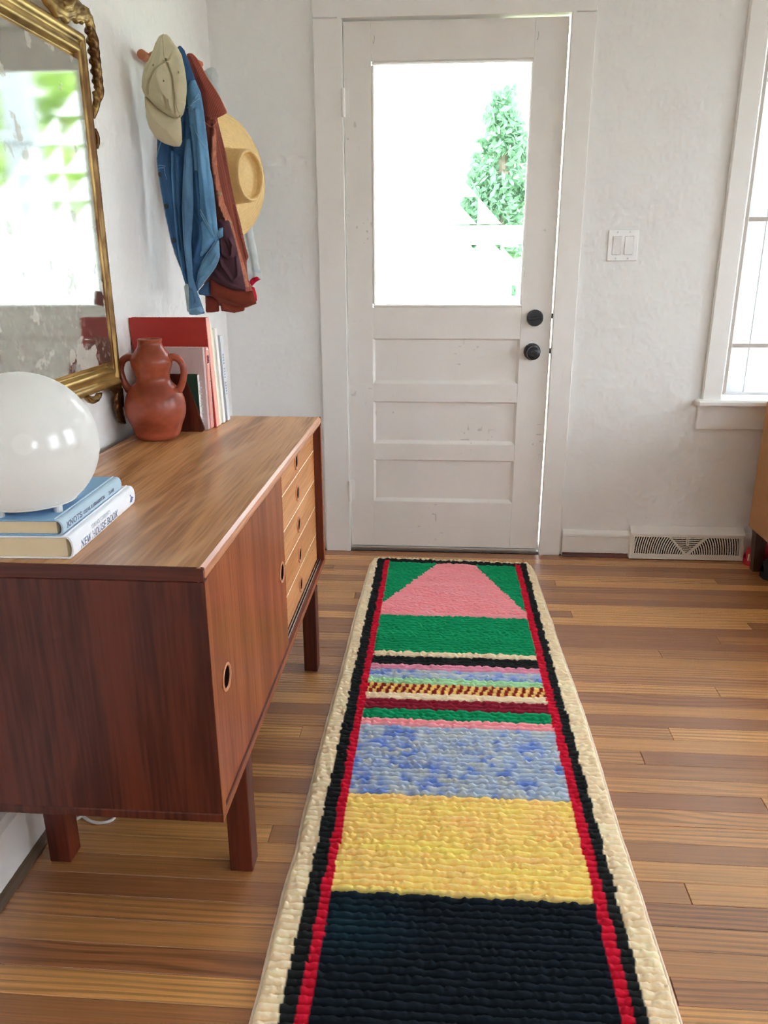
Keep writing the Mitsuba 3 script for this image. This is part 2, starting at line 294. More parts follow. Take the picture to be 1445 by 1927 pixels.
for x0, x1, z0, z1 in ((GX0-.002, GX1+.002, GZ1-w, GZ1), (GX0-.002, GX1+.002, GZ0, GZ0+w), (PX0, GX0+w-0.004, GZ0+w, GZ1-w), (GX1-w, GX1, GZ0+w, GZ1-w)):
    part('glazing_bead', box(x0, x1, D0-0.001, D0+0.016, z0, z1, 0.004), 'door_paint', do)
gl = part('glass', join([trimesh.Trimesh([(GX0, .05, GZ0), (GX1, .05, GZ0), (GX1, .05, GZ1), (GX0, .05, GZ1)], [(0, 1, 2), (0, 2, 3)])]), 'pane_glass', do, 'clear glass light')
# frosted geometric film on the outside of the glass
def tri_part(name, pts, parent):
    m = trimesh.creation.extrude_polygon(Polygon(pts), 0.0003, engine='earcut'); M = PY.copy(); M[1, 3] = 0.0516; m.apply_transform(M)
    part(name, m, 'frosted_film', parent)
X = [0.112, 0.212, 0.312, 0.412, 0.511, 0.606, 0.696]; Z = [1.352, 1.451, 1.553, 1.655, 1.755, 1.856]
low = shapely.box(GX0+.002, GZ0+.002, GX1-.002, 1.348)
for i in range(1, 7):
    low = low.difference(Polygon([(X[i]-0.026, 1.277), (X[i], 1.277), (X[i], 1.252)]))
low = low.difference(Polygon([(0.612, 1.268), (0.69, 1.268), (0.69, 1.19)])).difference(shapely.box(0.655, 1.085, 0.672, 1.125))
M = PY.copy(); M[1, 3] = 0.0516
m = trimesh.creation.extrude_polygon(low, 0.0003, engine='earcut'); m.apply_transform(M)
fm = part('film_sheet', m, 'frosted_film', gl, 'frosted film with a row of small clear triangles')
for r in range(5):
    for i in range(6):
        if i <= 4-r and not (i == 5):
            tri_part('film_triangle', [(X[i], Z[r]), (X[i+1], Z[r]), (X[i], Z[r+1])], gl)
# hinges, nails, locks
for z0, z1 in ((1.728, 1.824), (0.230, 0.322)):
    h = part('hinge', cyl((0.002, 0.006, z0), (0.002, 0.006, z1), 0.0065, 14), 'trim_paint', do, smooth=40)
    for a, b in ((0, .18), (.18, .36), (.36, .64), (.64, .82), (.82, 1)):
        part('knuckle', cyl((0.002, 0.006, z0+(z1-z0)*a+.0008), (0.002, 0.006, z0+(z1-z0)*b-.0008), 0.0072, 14), 'trim_paint', h, smooth=40)
    part('leaf', box(0.004, 0.022, D0-0.001, D0+0.004, z0, z1, 0.001), 'trim_paint', h)
for x in (0.114, 0.705):
    part('hook', join([cyl((x, D0+0.002, 1.974), (x, D0-0.007, 1.974), 0.0022, 8), tube([(x, D0-.007, 1.974), (x+.003, D0-.008, 1.982), (x+.004, D0-.005, 1.993), (x+.001, D0-.002, 1.998)], 0.0012, 6)]), 'steel', do, 'small metal hook')
def lathe_y(prof, x, y, z, n=36):   # profile (r, distance out towards -y)
    m = lathe(prof, n); M = np.array([[1, 0, 0, x], [0, 0, -1, y], [0, 1, 0, z], [0, 0, 0, 1.0]]); m.apply_transform(M); m.fix_normals(); return m
db = part('deadbolt', lathe_y([(0, 0), (0.0325, 0), (0.0325, .008), (0.031, .014), (0.027, .018), (0, .018)], 0.750, D0, 1.000), 'black_metal', do, 'black deadbolt', smooth=35)
tt = box(-0.027, 0.027, -0.012, 0, -0.0065, 0.0065, 0.004); tt.apply_transform(trimesh.transformations.rotation_matrix(math.radians(-8), (0, 1, 0))); tt.apply_translation((0.750, D0-0.017, 1.000))
part('thumb_turn', tt, 'black_metal', db)
kb = part('knob', lathe_y([(0, 0), (0.0335, 0), (0.0335, .006), (0.030, .011), (0.014, .014), (0.0125, .030), (0.018, .034), (0.0255, .042), (0.0275, .052), (0.0255, .062), (0.020, .066), (0.012, .067), (0.0115, .064), (0, .064)], 0.746, D0, 0.868), 'black_metal', do, 'black round knob', smooth=35)
part('turn_button', box(0.739, 0.753, D0-0.070, D0-0.062, 0.8655, 0.8705, 0.002), 'black_metal', kb)
part('latch_bolt', join([box(0.800, DW+0.012, 0.044, 0.058, 0.858, 0.880, 0.002), box(0.800, DW+0.010, 0.044, 0.060, 0.996, 1.016, 0.002)]), 'black_metal', do, 'black latch bolts bridging the gap')
part('sweep', join([box(0.004, 0.808, 0.022, 0.036, 0.009, 0.0205, 0.002)]), 'steel', do, 'metal strip along the bottom edge')

# ---------------------------------------------------------------- window beside the door, with its shade
wi = key_of('window_1'); label(wi, 'white trimmed window right of the door behind a pale shade', None, None, 'structure')
part('casing', box(1.43, WX0-0.012, 0.006, YB, 0.68, 2.2, 0.003), 'trim_paint', wi); part('casing', box(WX1+0.012, WX1+0.10, 0.006, YB, 0.68, 2.2, 0.003), 'trim_paint', wi)
part('casing', box(1.43, WX1+0.10, 0.006, YB, 2.12, 2.22, 0.003), 'trim_paint', wi)
part('stool', box(1.405, WX1+0.125, -0.028, YB+0.02, 0.660, 0.684, 0.006), 'trim_paint', wi, 'window stool board')
part('apron', box(1.42, WX1+0.11, 0.010, YB, 0.562, 0.656, 0.002), 'trim_paint', wi)
part('jamb', join([box(WX0-.03, WX0-0.008, YB-.004, YB+.12, WZ0-.02, WZ1+.02), box(WX1+.008, WX1+.03, YB-.004, YB+.12, WZ0-.02, WZ1+.02), box(WX0-.03, WX1+.03, YB, YB+.12, WZ0-.03, WZ0-.006), box(WX0-.03, WX1+.03, YB, YB+.12, WZ1+.006, WZ1+.03)]), 'trim_paint', wi)
for z0, z1, y in ((WZ0, 1.42, .085), (1.39, WZ1, .115)):
    s = part('sash', join([box(WX0, WX0+.045, y, y+.03, z0, z1), box(WX1-.045, WX1, y, y+.03, z0, z1), box(WX0, WX1, y, y+.03, z0, z0+.05), box(WX0, WX1, y, y+.03, z1-.04, z1)]), 'trim_paint', wi)
    part('pane', trimesh.Trimesh([(WX0+.04, y+.015, z0+.04), (WX1-.04, y+.015, z0+.04), (WX1-.04, y+.015, z1-.03), (WX0+.04, y+.015, z1-.03)], [(0, 1, 2), (0, 2, 3)]), 'pane_glass', s)
rs = thing('roman_shade', 'pale translucent cloth roman shade covering the window right of the door', 'window shade')
nu, nv = 60, 160
gx, gz = np.meshgrid(np.linspace(WX0+.006, WX1-.006, nu), np.linspace(0.697, 2.11, nv), indexing='ij')
gy = 0.052+0.0018*np.sin(gz*9+gx*3)+0.002*(meshkit.fbm(np.stack([gx*7, gz*5, gx*0], -1), 3, 3)-.5)
V = np.stack([gx, gy, gz], -1).reshape(-1, 3)
part('cloth', trimesh.Trimesh(V, grid_faces(nu, nv), process=False), 'shade_cloth', rs, smooth=True)
for z in (0.895, 1.365, 1.835): part('batten', box(WX0+.018, WX1-.02, 0.044, 0.049, z-.009, z+.006, 0.002), 'shade_bar', rs, 'grey batten across the cloth')
part('hem_bar', box(WX0+.008, WX1-.008, 0.046, 0.053, 0.697, 0.708, 0.002), 'white_cloth', rs)
for x in (WX0+.012, 1.60, 1.80, 2.1): part('seam', box(x-.002, x+.002, 0.0475, 0.0505, 0.70, 2.10, 0.0005), 'shade_cloth', rs)
part('edge_hem', box(WX0+.004, WX0+.016, 0.046, 0.0495, 0.70, 2.10, 0.001), 'shade_bar', rs)
# windows of the side and front walls (out of the frame, they light the room)
for i, (y0, y1, z0, z1) in enumerate(SIDE):
    k = key_of(f'window_{i+2}'); label(k, 'white side wall window', None, None, 'structure')
    part('frame', join([box(XR-.02, XR+.1, y0-.02, y0+.04, z0-.02, z1+.02), box(XR-.02, XR+.1, y1-.04, y1+.02, z0-.02, z1+.02), box(XR-.02, XR+.1, y0-.02, y1+.02, z0-.02, z0+.04), box(XR-.02, XR+.1, y0-.02, y1+.02, z1-.04, z1+.02), box(XR+.04, XR+.07, y0, y1, (z0+z1)/2-.02, (z0+z1)/2+.02), box(XR+.04, XR+.07, (y0+y1)/2-.02, (y0+y1)/2+.02, z0, z1)]), 'trim_paint', k)
    part('pane', trimesh.Trimesh([(XR+.055, y0, z0), (XR+.055, y1, z0), (XR+.055, y1, z1), (XR+.055, y0, z1)], [(0, 1, 2), (0, 2, 3)]), 'pane_glass', k)
k = key_of('window_4'); label(k, 'white window in the wall opposite the door', None, None, 'structure')
x0, x1, z0, z1 = FRONT
part('frame', join([box(x0-.02, x0+.04, YF-.1, YF+.02, z0-.02, z1+.02), box(x1-.04, x1+.02, YF-.1, YF+.02, z0-.02, z1+.02), box(x0-.02, x1+.02, YF-.1, YF+.02, z0-.02, z0+.04), box(x0-.02, x1+.02, YF-.1, YF+.02, z1-.04, z1+.02)]+[box(x0+(x1-x0)*f-.015, x0+(x1-x0)*f+.015, YF-.06, YF-.03, z0, z1) for f in (1/3, 2/3)]), 'trim_paint', k)
part('pane', trimesh.Trimesh([(x0, YF-.045, z0), (x1, YF-.045, z0), (x1, YF-.045, z1), (x0, YF-.045, z1)], [(0, 1, 2), (0, 2, 3)]), 'pane_glass', k)

# ---------------------------------------------------------------- light switch
sw = thing('light_switch', 'white double rocker light switch plate between the door and the window', 'light switch')
SX, SZ = 1.068, 1.271
part('plate', box(SX-.058, SX+.058, 0.0235, YB, SZ-.0575, SZ+.0575, 0.003), 'white_plastic', sw)
for s in (-1, 1):
    x = SX+s*.023
    f = part('rocker_frame', box(x-.0175, x+.0175, 0.0225, 0.026, SZ-.0345, SZ+.0345, 0.0008), 'shade_bar' if 0 else 'white_plastic', sw)
    up = s > 0
    q = np.array([(x+a*.0155, 0.0225, SZ+b*.0325) for a in (-1, 1) for b in (-1, 1)]+[(x+a*.0155, 0.0185+(0.004 if (b > 0) == up else -0.001), SZ+b*.0325) for a in (-1, 1) for b in (-1, 1)]+[(x+a*.0155, 0.0205, SZ) for a in (-1, 1)])
    part('rocker', trimesh.convex.convex_hull(q), 'white_plastic', f)
    part('rocker_gap', join([box(x-.0168, x+.0168, 0.0222, 0.0226, SZ+b*.0335-.0008, SZ+b*.0335+.0008) for b in (-1, 1)]+[box(x+a*.0162-.0006, x+a*.0162+.0006, 0.0222, 0.0226, SZ-.033, SZ+.033) for a in (-1, 1)]), 'shade_bar', f)
    for b in (-1, 1):
        part('screw', lathe_y([(0, 0), (0.0032, 0), (0.0030, .0012), (0, .0016)], x, 0.0237, SZ+b*.048, 12), 'steel', sw)

# ---------------------------------------------------------------- floor register on the baseboard
ve = thing('wall_register', 'cream metal baseboard heating register with a fan of curved louvres', 'vent')
VX0, VX1, VZ1, VF = 1.207, 1.664, 0.110, -0.013
part('housing', join([box(VX0-.008, VX0, VF, YB, 0.004, VZ1+.004), box(VX1, VX1+.006, VF, YB, 0.004, VZ1+.004), box(VX0-.008, VX1+.006, VF-.002, YB-.002, 0.004, 0.008)]), 'enamel', ve)
part('sloped_top', trimesh.convex.convex_hull(np.array([(x, y, z) for x in (VX0-.008, VX1+.006) for y, z in ((VF, VZ1), (VF, VZ1+.006), (YB-.003, VZ1+.030), (YB-.003, VZ1+.02))])), 'trim_paint', ve)
part('shadow_box', join([box(VX0, VX1, YB-.004, YB-.002, 0.006, VZ1), box(VX0, VX0+.002, VF+.007, YB-.002, .008, VZ1), box(VX1-.002, VX1, VF+.007, YB-.002, .008, VZ1), box(VX0, VX1, VF+.007, YB-.002, .008, .011), box(VX0, VX1, VF+.007, YB-.002, VZ1-.003, VZ1)]), 'dark_gap', ve, 'dark inside')
fx0, fx1, fz0, fz1 = VX0+.010, VX1-.010, 0.026, 0.102
part('face_frame', join([box(VX0, fx0, VF, VF+.006, 0.006, VZ1, .001), box(fx1, VX1, VF, VF+.006, 0.006, VZ1, .001), box(VX0, VX1, VF, VF+.006, 0.006, fz0, .001), box(VX0, VX1, VF, VF+.006, fz1, VZ1, .001)]), 'enamel', ve)
cx, cw = (fx0+fx1)/2, 0.078
def strip(p, w, y0=VF+.0005, y1=VF+.007):
    ln = shapely.LineString(p).buffer(w/2, cap_style=2); ln = ln.intersection(shapely.box(fx0, fz0, fx1, fz1))
    if ln.is_empty: return None
    m = join([trimesh.creation.extrude_polygon(g, y1-y0, engine='earcut') for g in getattr(ln, 'geoms', [ln])]); M = PY.copy(); M[1, 3] = y1; m.apply_transform(M); return m
for s in (-1, 1): part('vee_bar', strip([(cx, fz0-.004), (cx+s*cw, fz1+.004)], 0.009, VF-.0005), 'enamel', ve)
wedge = {s: Polygon([(cx+s*0.004, fz0), (cx+s*(cw+.002), fz1), (cx+s*.4, fz1), (cx+s*.4, fz0)]) for s in (-1, 1)}
for s in (-1, 1):
    for k in range(25):
        R = 0.016+k*0.0096
        a = [(cx+s*(0.002+R*math.cos(t)), fz0-0.004+R*1.25*math.sin(t)) for t in np.linspace(-.1, 1.5, 26)]
        ln = shapely.LineString(a).buffer(0.0023, cap_style=2).intersection(wedge[s]).intersection(shapely.box(fx0-.002, fz0-.001, fx1+.002, fz1+.001))
        if ln.is_empty: continue
        ms = [trimesh.creation.extrude_polygon(g, 0.0022, engine='earcut') for g in getattr(ln, 'geoms', [ln]) if g.area > 1e-6]
        if not ms: continue
        m = join(ms); M = PY.copy(); M[1, 3] = VF+.0032; m.apply_transform(M); part('louvre', m, 'enamel', ve)
for k in range(9):
    z = fz1-.004-k*0.0085; h = cw*(z-fz0)/(fz1-fz0)
    part('louvre', box(cx-h, cx+h, VF+.001, VF+.0032, z-.0018, z+.0018), 'enamel', ve)
lv = part('lever', join([box(cx-.0055, cx-.003, VF-.002, VF+.004, .070, fz1), box(cx+.003, cx+.0055, VF-.002, VF+.004, .070, fz1), box(cx-.0055, cx+.0055, VF-.002, VF+.004, .068, .072)]), 'enamel', ve)
for x in (VX0+.004, VX1-.004): part('screw', lathe_y([(0, 0), (.003, 0), (.0028, .001), (0, .0015)], x, VF, .1035, 10), 'enamel', ve)

# ---------------------------------------------------------------- sideboard
cr = thing('sideboard', 'mid-century teak sideboard with a sliding door and five drawers along the left wall', 'sideboard')
CX0, CX1, CY0, CY1, CZ0, CZ1 = -0.470, 0.0137, -2.071, -0.822, 0.274, 0.760
tm = box(CX0+.001, CX1-.006, CY0+.003, CY1-.003, CZ1-.010, CZ1, .0008)
wood('top', tm, 'teak_top', (0, 1, 0), (1, 0, 0), cr, 'worn honey teak top')
wood('edge_band', box(CX0, CX1, CY0, CY0+.006, CZ1-.026, CZ1-.0004, .002), 'teak_shaded', (1, 0, 0), (0, 0, 1), cr); wood('edge_band', box(CX0, CX1, CY1-.006, CY1, CZ1-.026, CZ1-.0004, .002), 'teak_shaded', (1, 0, 0), (0, 0, 1), cr)
wood('edge_band', trimesh.convex.convex_hull(np.array([(x, y, z) for y in (CY0+.001, CY1-.001) for x, z in ((CX1-.0065, CZ1), (CX1-.0005, CZ1-.005), (CX1, CZ1-.016), (CX1-.003, CZ1-.024), (CX1-.012, CZ1-.026), (CX1-.012, CZ1-.001))])), 'teak_edge_glare', (0, 1, 0), (0, 0, 1), cr, 'bevelled front edge of the top')
wood('under_top', box(CX0+.004, CX1-.010, CY0+.006, CY1-.006, CZ1-.026, CZ1-.0105), 'teak_shaded', (0, 1, 0), (1, 0, 0), cr)
wood('end_panel', box(CX0, CX1-.001, CY0+.001, CY0+.020, CZ0+.018, CZ1-.026, .001), 'teak_shaded', (0, 0, 1), (1, 0, 0), cr, 'teak end panel with its shade painted in as dark red-brown')
wood('end_panel', box(CX0, CX1-.001, CY1-.020, CY1-.001, CZ0+.018, CZ1-.026, .001), 'teak_shaded', (0, 0, 1), (1, 0, 0), cr, 'teak end panel with its shade painted in as dark red-brown')
wood('bottom_panel', box(CX0, CX1, CY0, CY1, CZ0, CZ0+.018, .002), 'teak_shaded', (0, 1, 0), (1, 0, 0), cr)
for y in (CY0+.001, CY1-.020): wood('front_lipping', box(CX1-.0012, CX1+.0004, y, y+.019, CZ0+.018, CZ1-.026, .0004), 'teak_door', (0, 0, 1), (0, 1, 0), cr)
wood('front_lipping', box(CX1-.001, CX1+.0006, CY0, CY1, CZ0+.003, CZ0+.0175, .0005), 'teak_door', (0, 1, 0), (0, 0, 1), cr)
wood('back_panel', box(CX0, CX0+.008, CY0+.02, CY1-.02, CZ0+.018, CZ1-.026), 'teak_shaded', (0, 0, 1), (0, 1, 0), cr)
wood('divider', box(CX0+.01, -.022, -1.452, -1.434, CZ0+.018, CZ1-.026), 'teak_shaded', (0, 0, 1), (1, 0, 0), cr)
dy0, dy1 = CY0+.021, -1.431
def ring_x(x, y, z, r, rz, R=0.003):
    th = np.linspace(0, 2*np.pi, 37)[:-1]; prof = [(-.004, r+.0005), (0.0022, r+.0014), (0.0038, r-.001), (0.0030, r-.0036), (0.0014, r-.0044), (0.0006, r-.0046)]
    V = np.array([[(x+a, y+q*math.cos(t), z+q*math.sin(t)*rz) for t in th] for a, q in prof]).reshape(-1, 3); n = 36; f = []
    for i in range(len(prof)-1):
        for j in range(n): f += [(i*n+j, i*n+(j+1) % n, (i+1)*n+(j+1) % n), (i*n+j, (i+1)*n+(j+1) % n, (i+1)*n+j)]
    return trimesh.Trimesh(V, f, process=False)
def holed(y0, y1, z0, z1, x0, x1, holes):
    pl = shapely.box(y0, z0, y1, z1)
    for (y, z, r) in holes: pl = pl.difference(Point(y, z).buffer(r, 24))
    m = trimesh.creation.extrude_polygon(pl, x1-x0, engine='earcut'); m.apply_transform(np.array([[0, 0, 1, x0], [1, 0, 0, 0], [0, 1, 0, 0], [0, 0, 0, 1.0]])); m.fix_normals(); return m
def cup_x(x, y, z, r, dep, parent):
    m = lathe([(0, -dep), (r*.8, -dep), (r, -dep*.7), (r, 0), (r+.0015, 0), (r+.0015, -dep-.0015), (0, -dep-.0015)], 30); m.apply_transform(np.array([[0, 0, 1, x], [1, 0, 0, y], [0, 1, 0, z], [0, 0, 0, 1.0]])); m.fix_normals(); part('cup', m, 'cup_shade', parent, 'hollow of the pull with its shade painted in dark')
pulls = [(-1.980, 0.514), (-1.476, 0.508)]
d_ = wood('sliding_door', holed(dy0, dy1, CZ0+.019, CZ1-.027, -.010, .009, [(y, z, .022) for y, z in pulls]), 'teak_door', (0, 0, 1), (0, 1, 0), cr, 'warm brown teak sliding door with two round pulls')
for y, z in pulls:
    rp = part('ring_pull', ring_x(.009, y, z, .025, 1), 'ring_wood', d_, smooth=40)
    cup_x(.0094, y, z, .0203, .016, d_)
zs = [CZ1-.027, .657, .562, .473, .382, CZ0+.019]
rz = [.696, .606, .514, .423, .332]
for i in range(5):
    c = (-1.138, rz[i], .019)
    dr_ = wood('drawer', holed(-1.433, CY1-.021, zs[i+1]+.0012, zs[i]-.0012, -.026, -.010, [c]), 'teak_pale', (0, 1, 0), (0, 0, 1), cr, 'pale teak drawer front')
    part('ring_pull', ring_x(-.010, c[0], c[1], .022, 1), 'ring_wood', dr_, smooth=40)
    cup_x(-.0096, c[0], c[1], .0173, .018, dr_)
part('drawer_seams', join([box(-.0245, -.0097, -1.433, CY1-.021, z-.0013, z+.0013) for z in zs[1:-1]]), 'cream_cover', cr, 'pale lines between the drawers')
part('door_track', join([box(-.006, -.004, -1.433, CY1-.02, CZ0+.018, CZ0+.0205), box(.001, .003, -1.433, CY1-.02, CZ0+.018, CZ0+.0205)]), 'steel', cr, 'thin metal door track in the sill')
part('track_groove', join([box(-.004, .001, -1.433, CY1-.02, CZ0+.018, CZ0+.0186)]), 'dark_gap', cr)
for x0, x1, y0 in ((-.040, .008, -1.890), (-.026, .016, -1.050), (-.431, -.385, -1.890), (-.431, -.385, -1.050)):
    lg = box(x0, x1, y0, y0+.048, 0, CZ0, .002)
    wood('leg', lg, 'teak_shaded', (0, 0, 1), (1, 0, 0), cr)
wood('under_rail', join([box(-.44, .0, -2.050, -2.028, CZ0-.016, CZ0, .001)]), 'teak_shaded', (1, 0, 0), (0, 0, 1), cr)
wood('under_rail', join([box(-.034, -.008, -1.86, -1.03, CZ0-.045, CZ0, .001)]), 'teak_shaded', (0, 1, 0), (0, 0, 1), cr)
wood('runner_block', box(-.052, -.018, -2.024, -1.97, CZ0-.034, CZ0, .003), 'teak_door', (0, 1, 0), (1, 0, 0), cr)

# ---------------------------------------------------------------- books and lamp on the sideboard
def book_flat(name, text, corner, L, W, H, rot, cover, spine, hub=.004):
    """Lying book: corner = near bottom spine corner, spine faces +x, length L along +y, width W towards -x."""
    k = thing(name, text, 'book')
    M = trimesh.transformations.rotation_matrix(rot, (0, 0, 1)); M[:3, 3] = corner
    def put(n, m, b, t=None, par=k, **kw): m.apply_transform(M); return part(n, m, b, par, t, **kw)
    put('pages', box(-W+.006, -.010, .004, L-.004, .003, H-.003), 'paper', 'cream page block')
    put('cover', join([box(-W, -.008, 0, L, 0, .0028, .0012), box(-W, -.008, 0, L, H-.0028, H, .0012)]), cover)
    a = np.linspace(-np.pi/2, np.pi/2, 15); o = [( -.009+.011*math.cos(t)**.7 if math.cos(t) > 0 else -.009, H/2+H/2*math.sin(t)) for t in a]
    i_ = [(x-.0028, H/2+(z-H/2)*.9) for x, z in o][::-1]
    sp = trimesh.creation.extrude_polygon(Polygon(o+i_), L, engine='earcut'); sp.apply_transform(np.array([[1, 0, 0, 0], [0, 0, 1, 0], [0, 1, 0, 0], [0, 0, 0, 1.0]])); sp.fix_normals()
    s = put('spine', sp, spine, smooth=40)
    put('hinge_groove', join([tube([(-.0125, .002, H+.0001), (-.0125, L-.002, H+.0001)], .0018, 8)]), spine)
    return k, M, s
def spine_text(par, M, txt, y0, z0, h, length, mat, H, bold=False):
    t = meshkit.text_mesh(txt, h, 0.0006, bold); s = length/t.extents[0]; t.apply_scale((s, 1, 1)); t.vertices[:, 0] -= t.bounds[0, 0]
    v = t.vertices.copy(); zc = z0+v[:, 1]; bulge = .002-.011*(1-np.sqrt(np.clip(1-((zc-H/2)/(H/2))**2, 0, 1))**.7)
    q = np.c_[bulge+v[:, 2], y0+v[:, 0], zc]; t = trimesh.Trimesh(q, t.faces, process=False); t.apply_transform(M); return part('lettering', t, mat, par)
rot1 = math.radians(2.5)
HB1, HB2 = .0385, .0265
wb, MW, sp = book_flat('book', 'thick white hardback lying at the bottom of the stack under the globe lamp', (-.208, -2.048, CZ1), .300, .245, HB1, rot1, 'white_cloth', 'white_cloth')
spine_text(sp, MW, 'NEW HOUSE BOOK', .033, .0065, .0140, .168, 'grey_print', HB1)
spine_text(sp, MW, 'TERENCE CONRAN\u2019S', .080, .0245, .0062, .088, 'faint_print', HB1)
mk = join([tube([(.0023, .270, .013), (.0023, .278, .022), (.0023, .274, .026)], .0009, 6), tube([(.0023, .277, .012), (.0023, .283, .020), (.0023, .288, .018)], .0009, 6)]); mk.apply_transform(MW); part('mark', mk, 'blue_print', sp, 'small blue emblem')
rot2 = math.radians(2.2)
bb, MB_, sp2 = book_flat('book', 'blue cloth hardback on top of the white book under the globe lamp', (-.222, -2.045, CZ1+HB1+.0002), .265, .225, HB2, rot2, 'blue_cloth', 'pale_blue_cloth')
spine_text(sp2, MB_, 'KNOTS', .016, .0085, .0095, .060, 'grey_print', HB2, True)
spine_text(sp2, MB_, 'USEFUL & ORNAMENTAL', .082, .0098, .0062, .098, 'grey_print', HB2)
spine_text(sp2, MB_, 'SHAW', .198, .0098, .0062, .026, 'grey_print', HB2)
ZB = CZ1+HB1+HB2
la = thing('globe_lamp', 'glossy white opal glass globe lamp standing on two stacked books', 'lamp')
LR = .1185; LC = np.array([-.305, -1.975, .9325])
CUT = -math.asin((LC[2]-ZB-.016)/LR)
prof = [(0.060, -.132)]+[(LR*math.cos(t), LR*math.sin(t)) for t in np.linspace(CUT, np.pi/2, 60)]; prof[0] = (0.0, LR*math.sin(CUT)-.0005); prof[-1] = (0, LR)
m = lathe(prof, 96); m.apply_translation(LC); part('globe', m, 'opal_glass', la, 'glossy white globe', smooth=45)
zb = LC[2]+LR*math.sin(CUT)
m = lathe([(0, -.006), (.066, -.006), (.0735, -.003), (.0745, .0005), (.060, .001), (0, .001)], 60); m.apply_translation((LC[0], LC[1], zb)); part('base_plate', m, 'white_plastic', la, smooth=35)
for a in (.35, 1.92, 3.49, 5.06): 
    fz = zb-.0055; part('foot', cyl((LC[0]+.062*math.cos(a-.75), LC[1]+.062*math.sin(a-.75), ZB), (LC[0]+.062*math.cos(a-.75), LC[1]+.062*math.sin(a-.75), fz+.001), .0070, 14), 'white_plastic', la)

# vase
va = thing('vase', 'terracotta jug with two small loop handles beside the mirror', 'vase')
VC0 = np.array([-.384, -1.152, CZ1]); S = 1.0
pr = [(0, 0), (.042, 0), (.055, .008), (.0665, .036), (.0765, .062), (.0795, .082), (.0775, .104), (.071, .124), (.060, .140), (.0490, .151), (.0445, .160), (.0445, .170), (.0480, .184), (.0530, .198), (.0540, .208), (.050, .221), (.0425, .233), (.035, .244), (.0312, .251), (.0305, .257), (.0325, .2625), (.0325, .2655), (.030, .2665), (.0275, .264), (.027, .252), (.030, .243), (.030, .235), (0, .225)]
q = np.array(pr); body = spline(q[1:21], 70); q = np.vstack([[(0, 0)], body, q[21:]])
m = lathe(q, 72); m.vertices *= S; v = m.vertices; m.vertices = v+0.0012*(meshkit.fbm(v*25, 3, 5)-.5)[:, None]*np.c_[v[:, :2]/(np.linalg.norm(v[:, :2], axis=1, keepdims=True)+1e-6), v[:, 2]*0]
m.apply_translation(VC0); part('body', m, 'terracotta', va, smooth=50)
dv = np.array([RIGHT[0], RIGHT[1], 0]); dv /= np.linalg.norm(dv)
for s in (-1, 1):
    hp = np.array([(.044, .210), (.058, .218), (.072, .213), (.0825, .195), (.0835, .174), (.0785, .154), (.071, .138), (.060, .128)])
    c = spline(hp, 30); P = VC0+np.c_[s*c[:, :1]*dv[:2][None], c[:, 1]]; P[:, 2] = VC0[2]+c[:, 1]
    part('handle', tube(P, np.interp(np.linspace(0, 1, 30), [0, .15, .5, .85, 1], [.0125, .0095, .0088, .0095, .012]), 16), 'terracotta', va, smooth=True)

# upright books held by a bookend
be = thing('bookend', 'tapered teak bookend leaning against the standing books', 'bookend')
def facing(name, pts, y0, y1, bsdf, par, wd=None, text=None):
    m = trimesh.creation.extrude_polygon(Polygon(pts).buffer(.008).buffer(-.008).buffer(-.010).buffer(.010), y1-y0, engine='earcut'); M = PY.copy(); M[1, 3] = y1; m.apply_transform(M)
    if wd: return wood(name, m, bsdf, wd, (1, 0, 0), par, text)
    return part(name, m, bsdf, par, text)
facing('plate', [(-.400, CZ1), (-.278, CZ1), (-.326, CZ1+.155), (-.335, CZ1+.162), (-.400, CZ1+.162)], -1.0665, -1.0595, 'teak_shaded', be, (0, 0, 1))
part('foot_plate', box(-.40, -.30, -1.0585, -.90, CZ1, CZ1+.0012), 'black_metal', be); part('screw', lathe_y([(0, 0), (.004, 0), (.003, .002), (0, .003)], -.361, -1.0665, CZ1+.018, 12), 'black_metal', be)
def book_up(text, y0, t, x0, x1, h, cover, spine, rounded=True, lean=0.0, z0=0.0015):
    k = thing('standing_book', text, 'book')
    def L(m):
        v = m.vertices.copy(); v[:, 0] -= lean*(v[:, 2]-CZ1); m.vertices = v; return m
    z = CZ1+z0
    part('pages', L(box(x0+.004, x1-.004, y0+.0022, y0+t-.0022, z+.004, z+h-.004)), 'paper', k)
    part('cover', L(join([box(x0, x1-.002, y0, y0+.002, z, z+h, .0008), box(x0, x1-.002, y0+t-.002, y0+t, z, z+h, .0008)])), cover, k)
    part('spine', L(box(x1-.003, x1, y0, y0+t, z, z+h, .0011)), spine, k)
    return k
yb = -1.0585
def nxt(t):
    global yb; a = yb; yb += t+.0006; return a
b0 = book_up('small green spiral bound book next to the wooden bookend', nxt(.014), .013, -.44, -.291, .158, 'green_cover', 'white_cover')
y0 = yb-.0146
for i in range(16): part('comb_ring', tube([(-.2935, y0+.002, CZ1+.008+i*.0088), (-.287+.003*(i % 2), y0+.005, CZ1+.0095+i*.0088), (-.289, y0+.0115, CZ1+.008+i*.0088)], .0014, 6), 'grey_cover', b0)
book_up('mauve grey hardback standing behind the small green book', nxt(.016), .0155, -.448, -.276, .231, 'mauve_cover', 'mauve_cover')
b2 = book_up('dusty pink hardback with a small maroon square on its spine', nxt(.022), .0215, -.44, -.272, .229, 'rose_cover', 'pink_cover')
y0 = yb-.0221
part('spine_label', box(-.2722, -.2714, y0+.0035, y0+.018, CZ1+.186, CZ1+.208), 'maroon_print', b2, 'maroon square')
part('spine_line', box(-.2722, -.2714, y0+.0015, y0+.020, CZ1+.1835, CZ1+.1855), 'white_cover', b2); part('spine_line', box(-.2722, -.2714, y0+.0015, y0+.020, CZ1+.2235, CZ1+.2265), 'white_cover', b2)
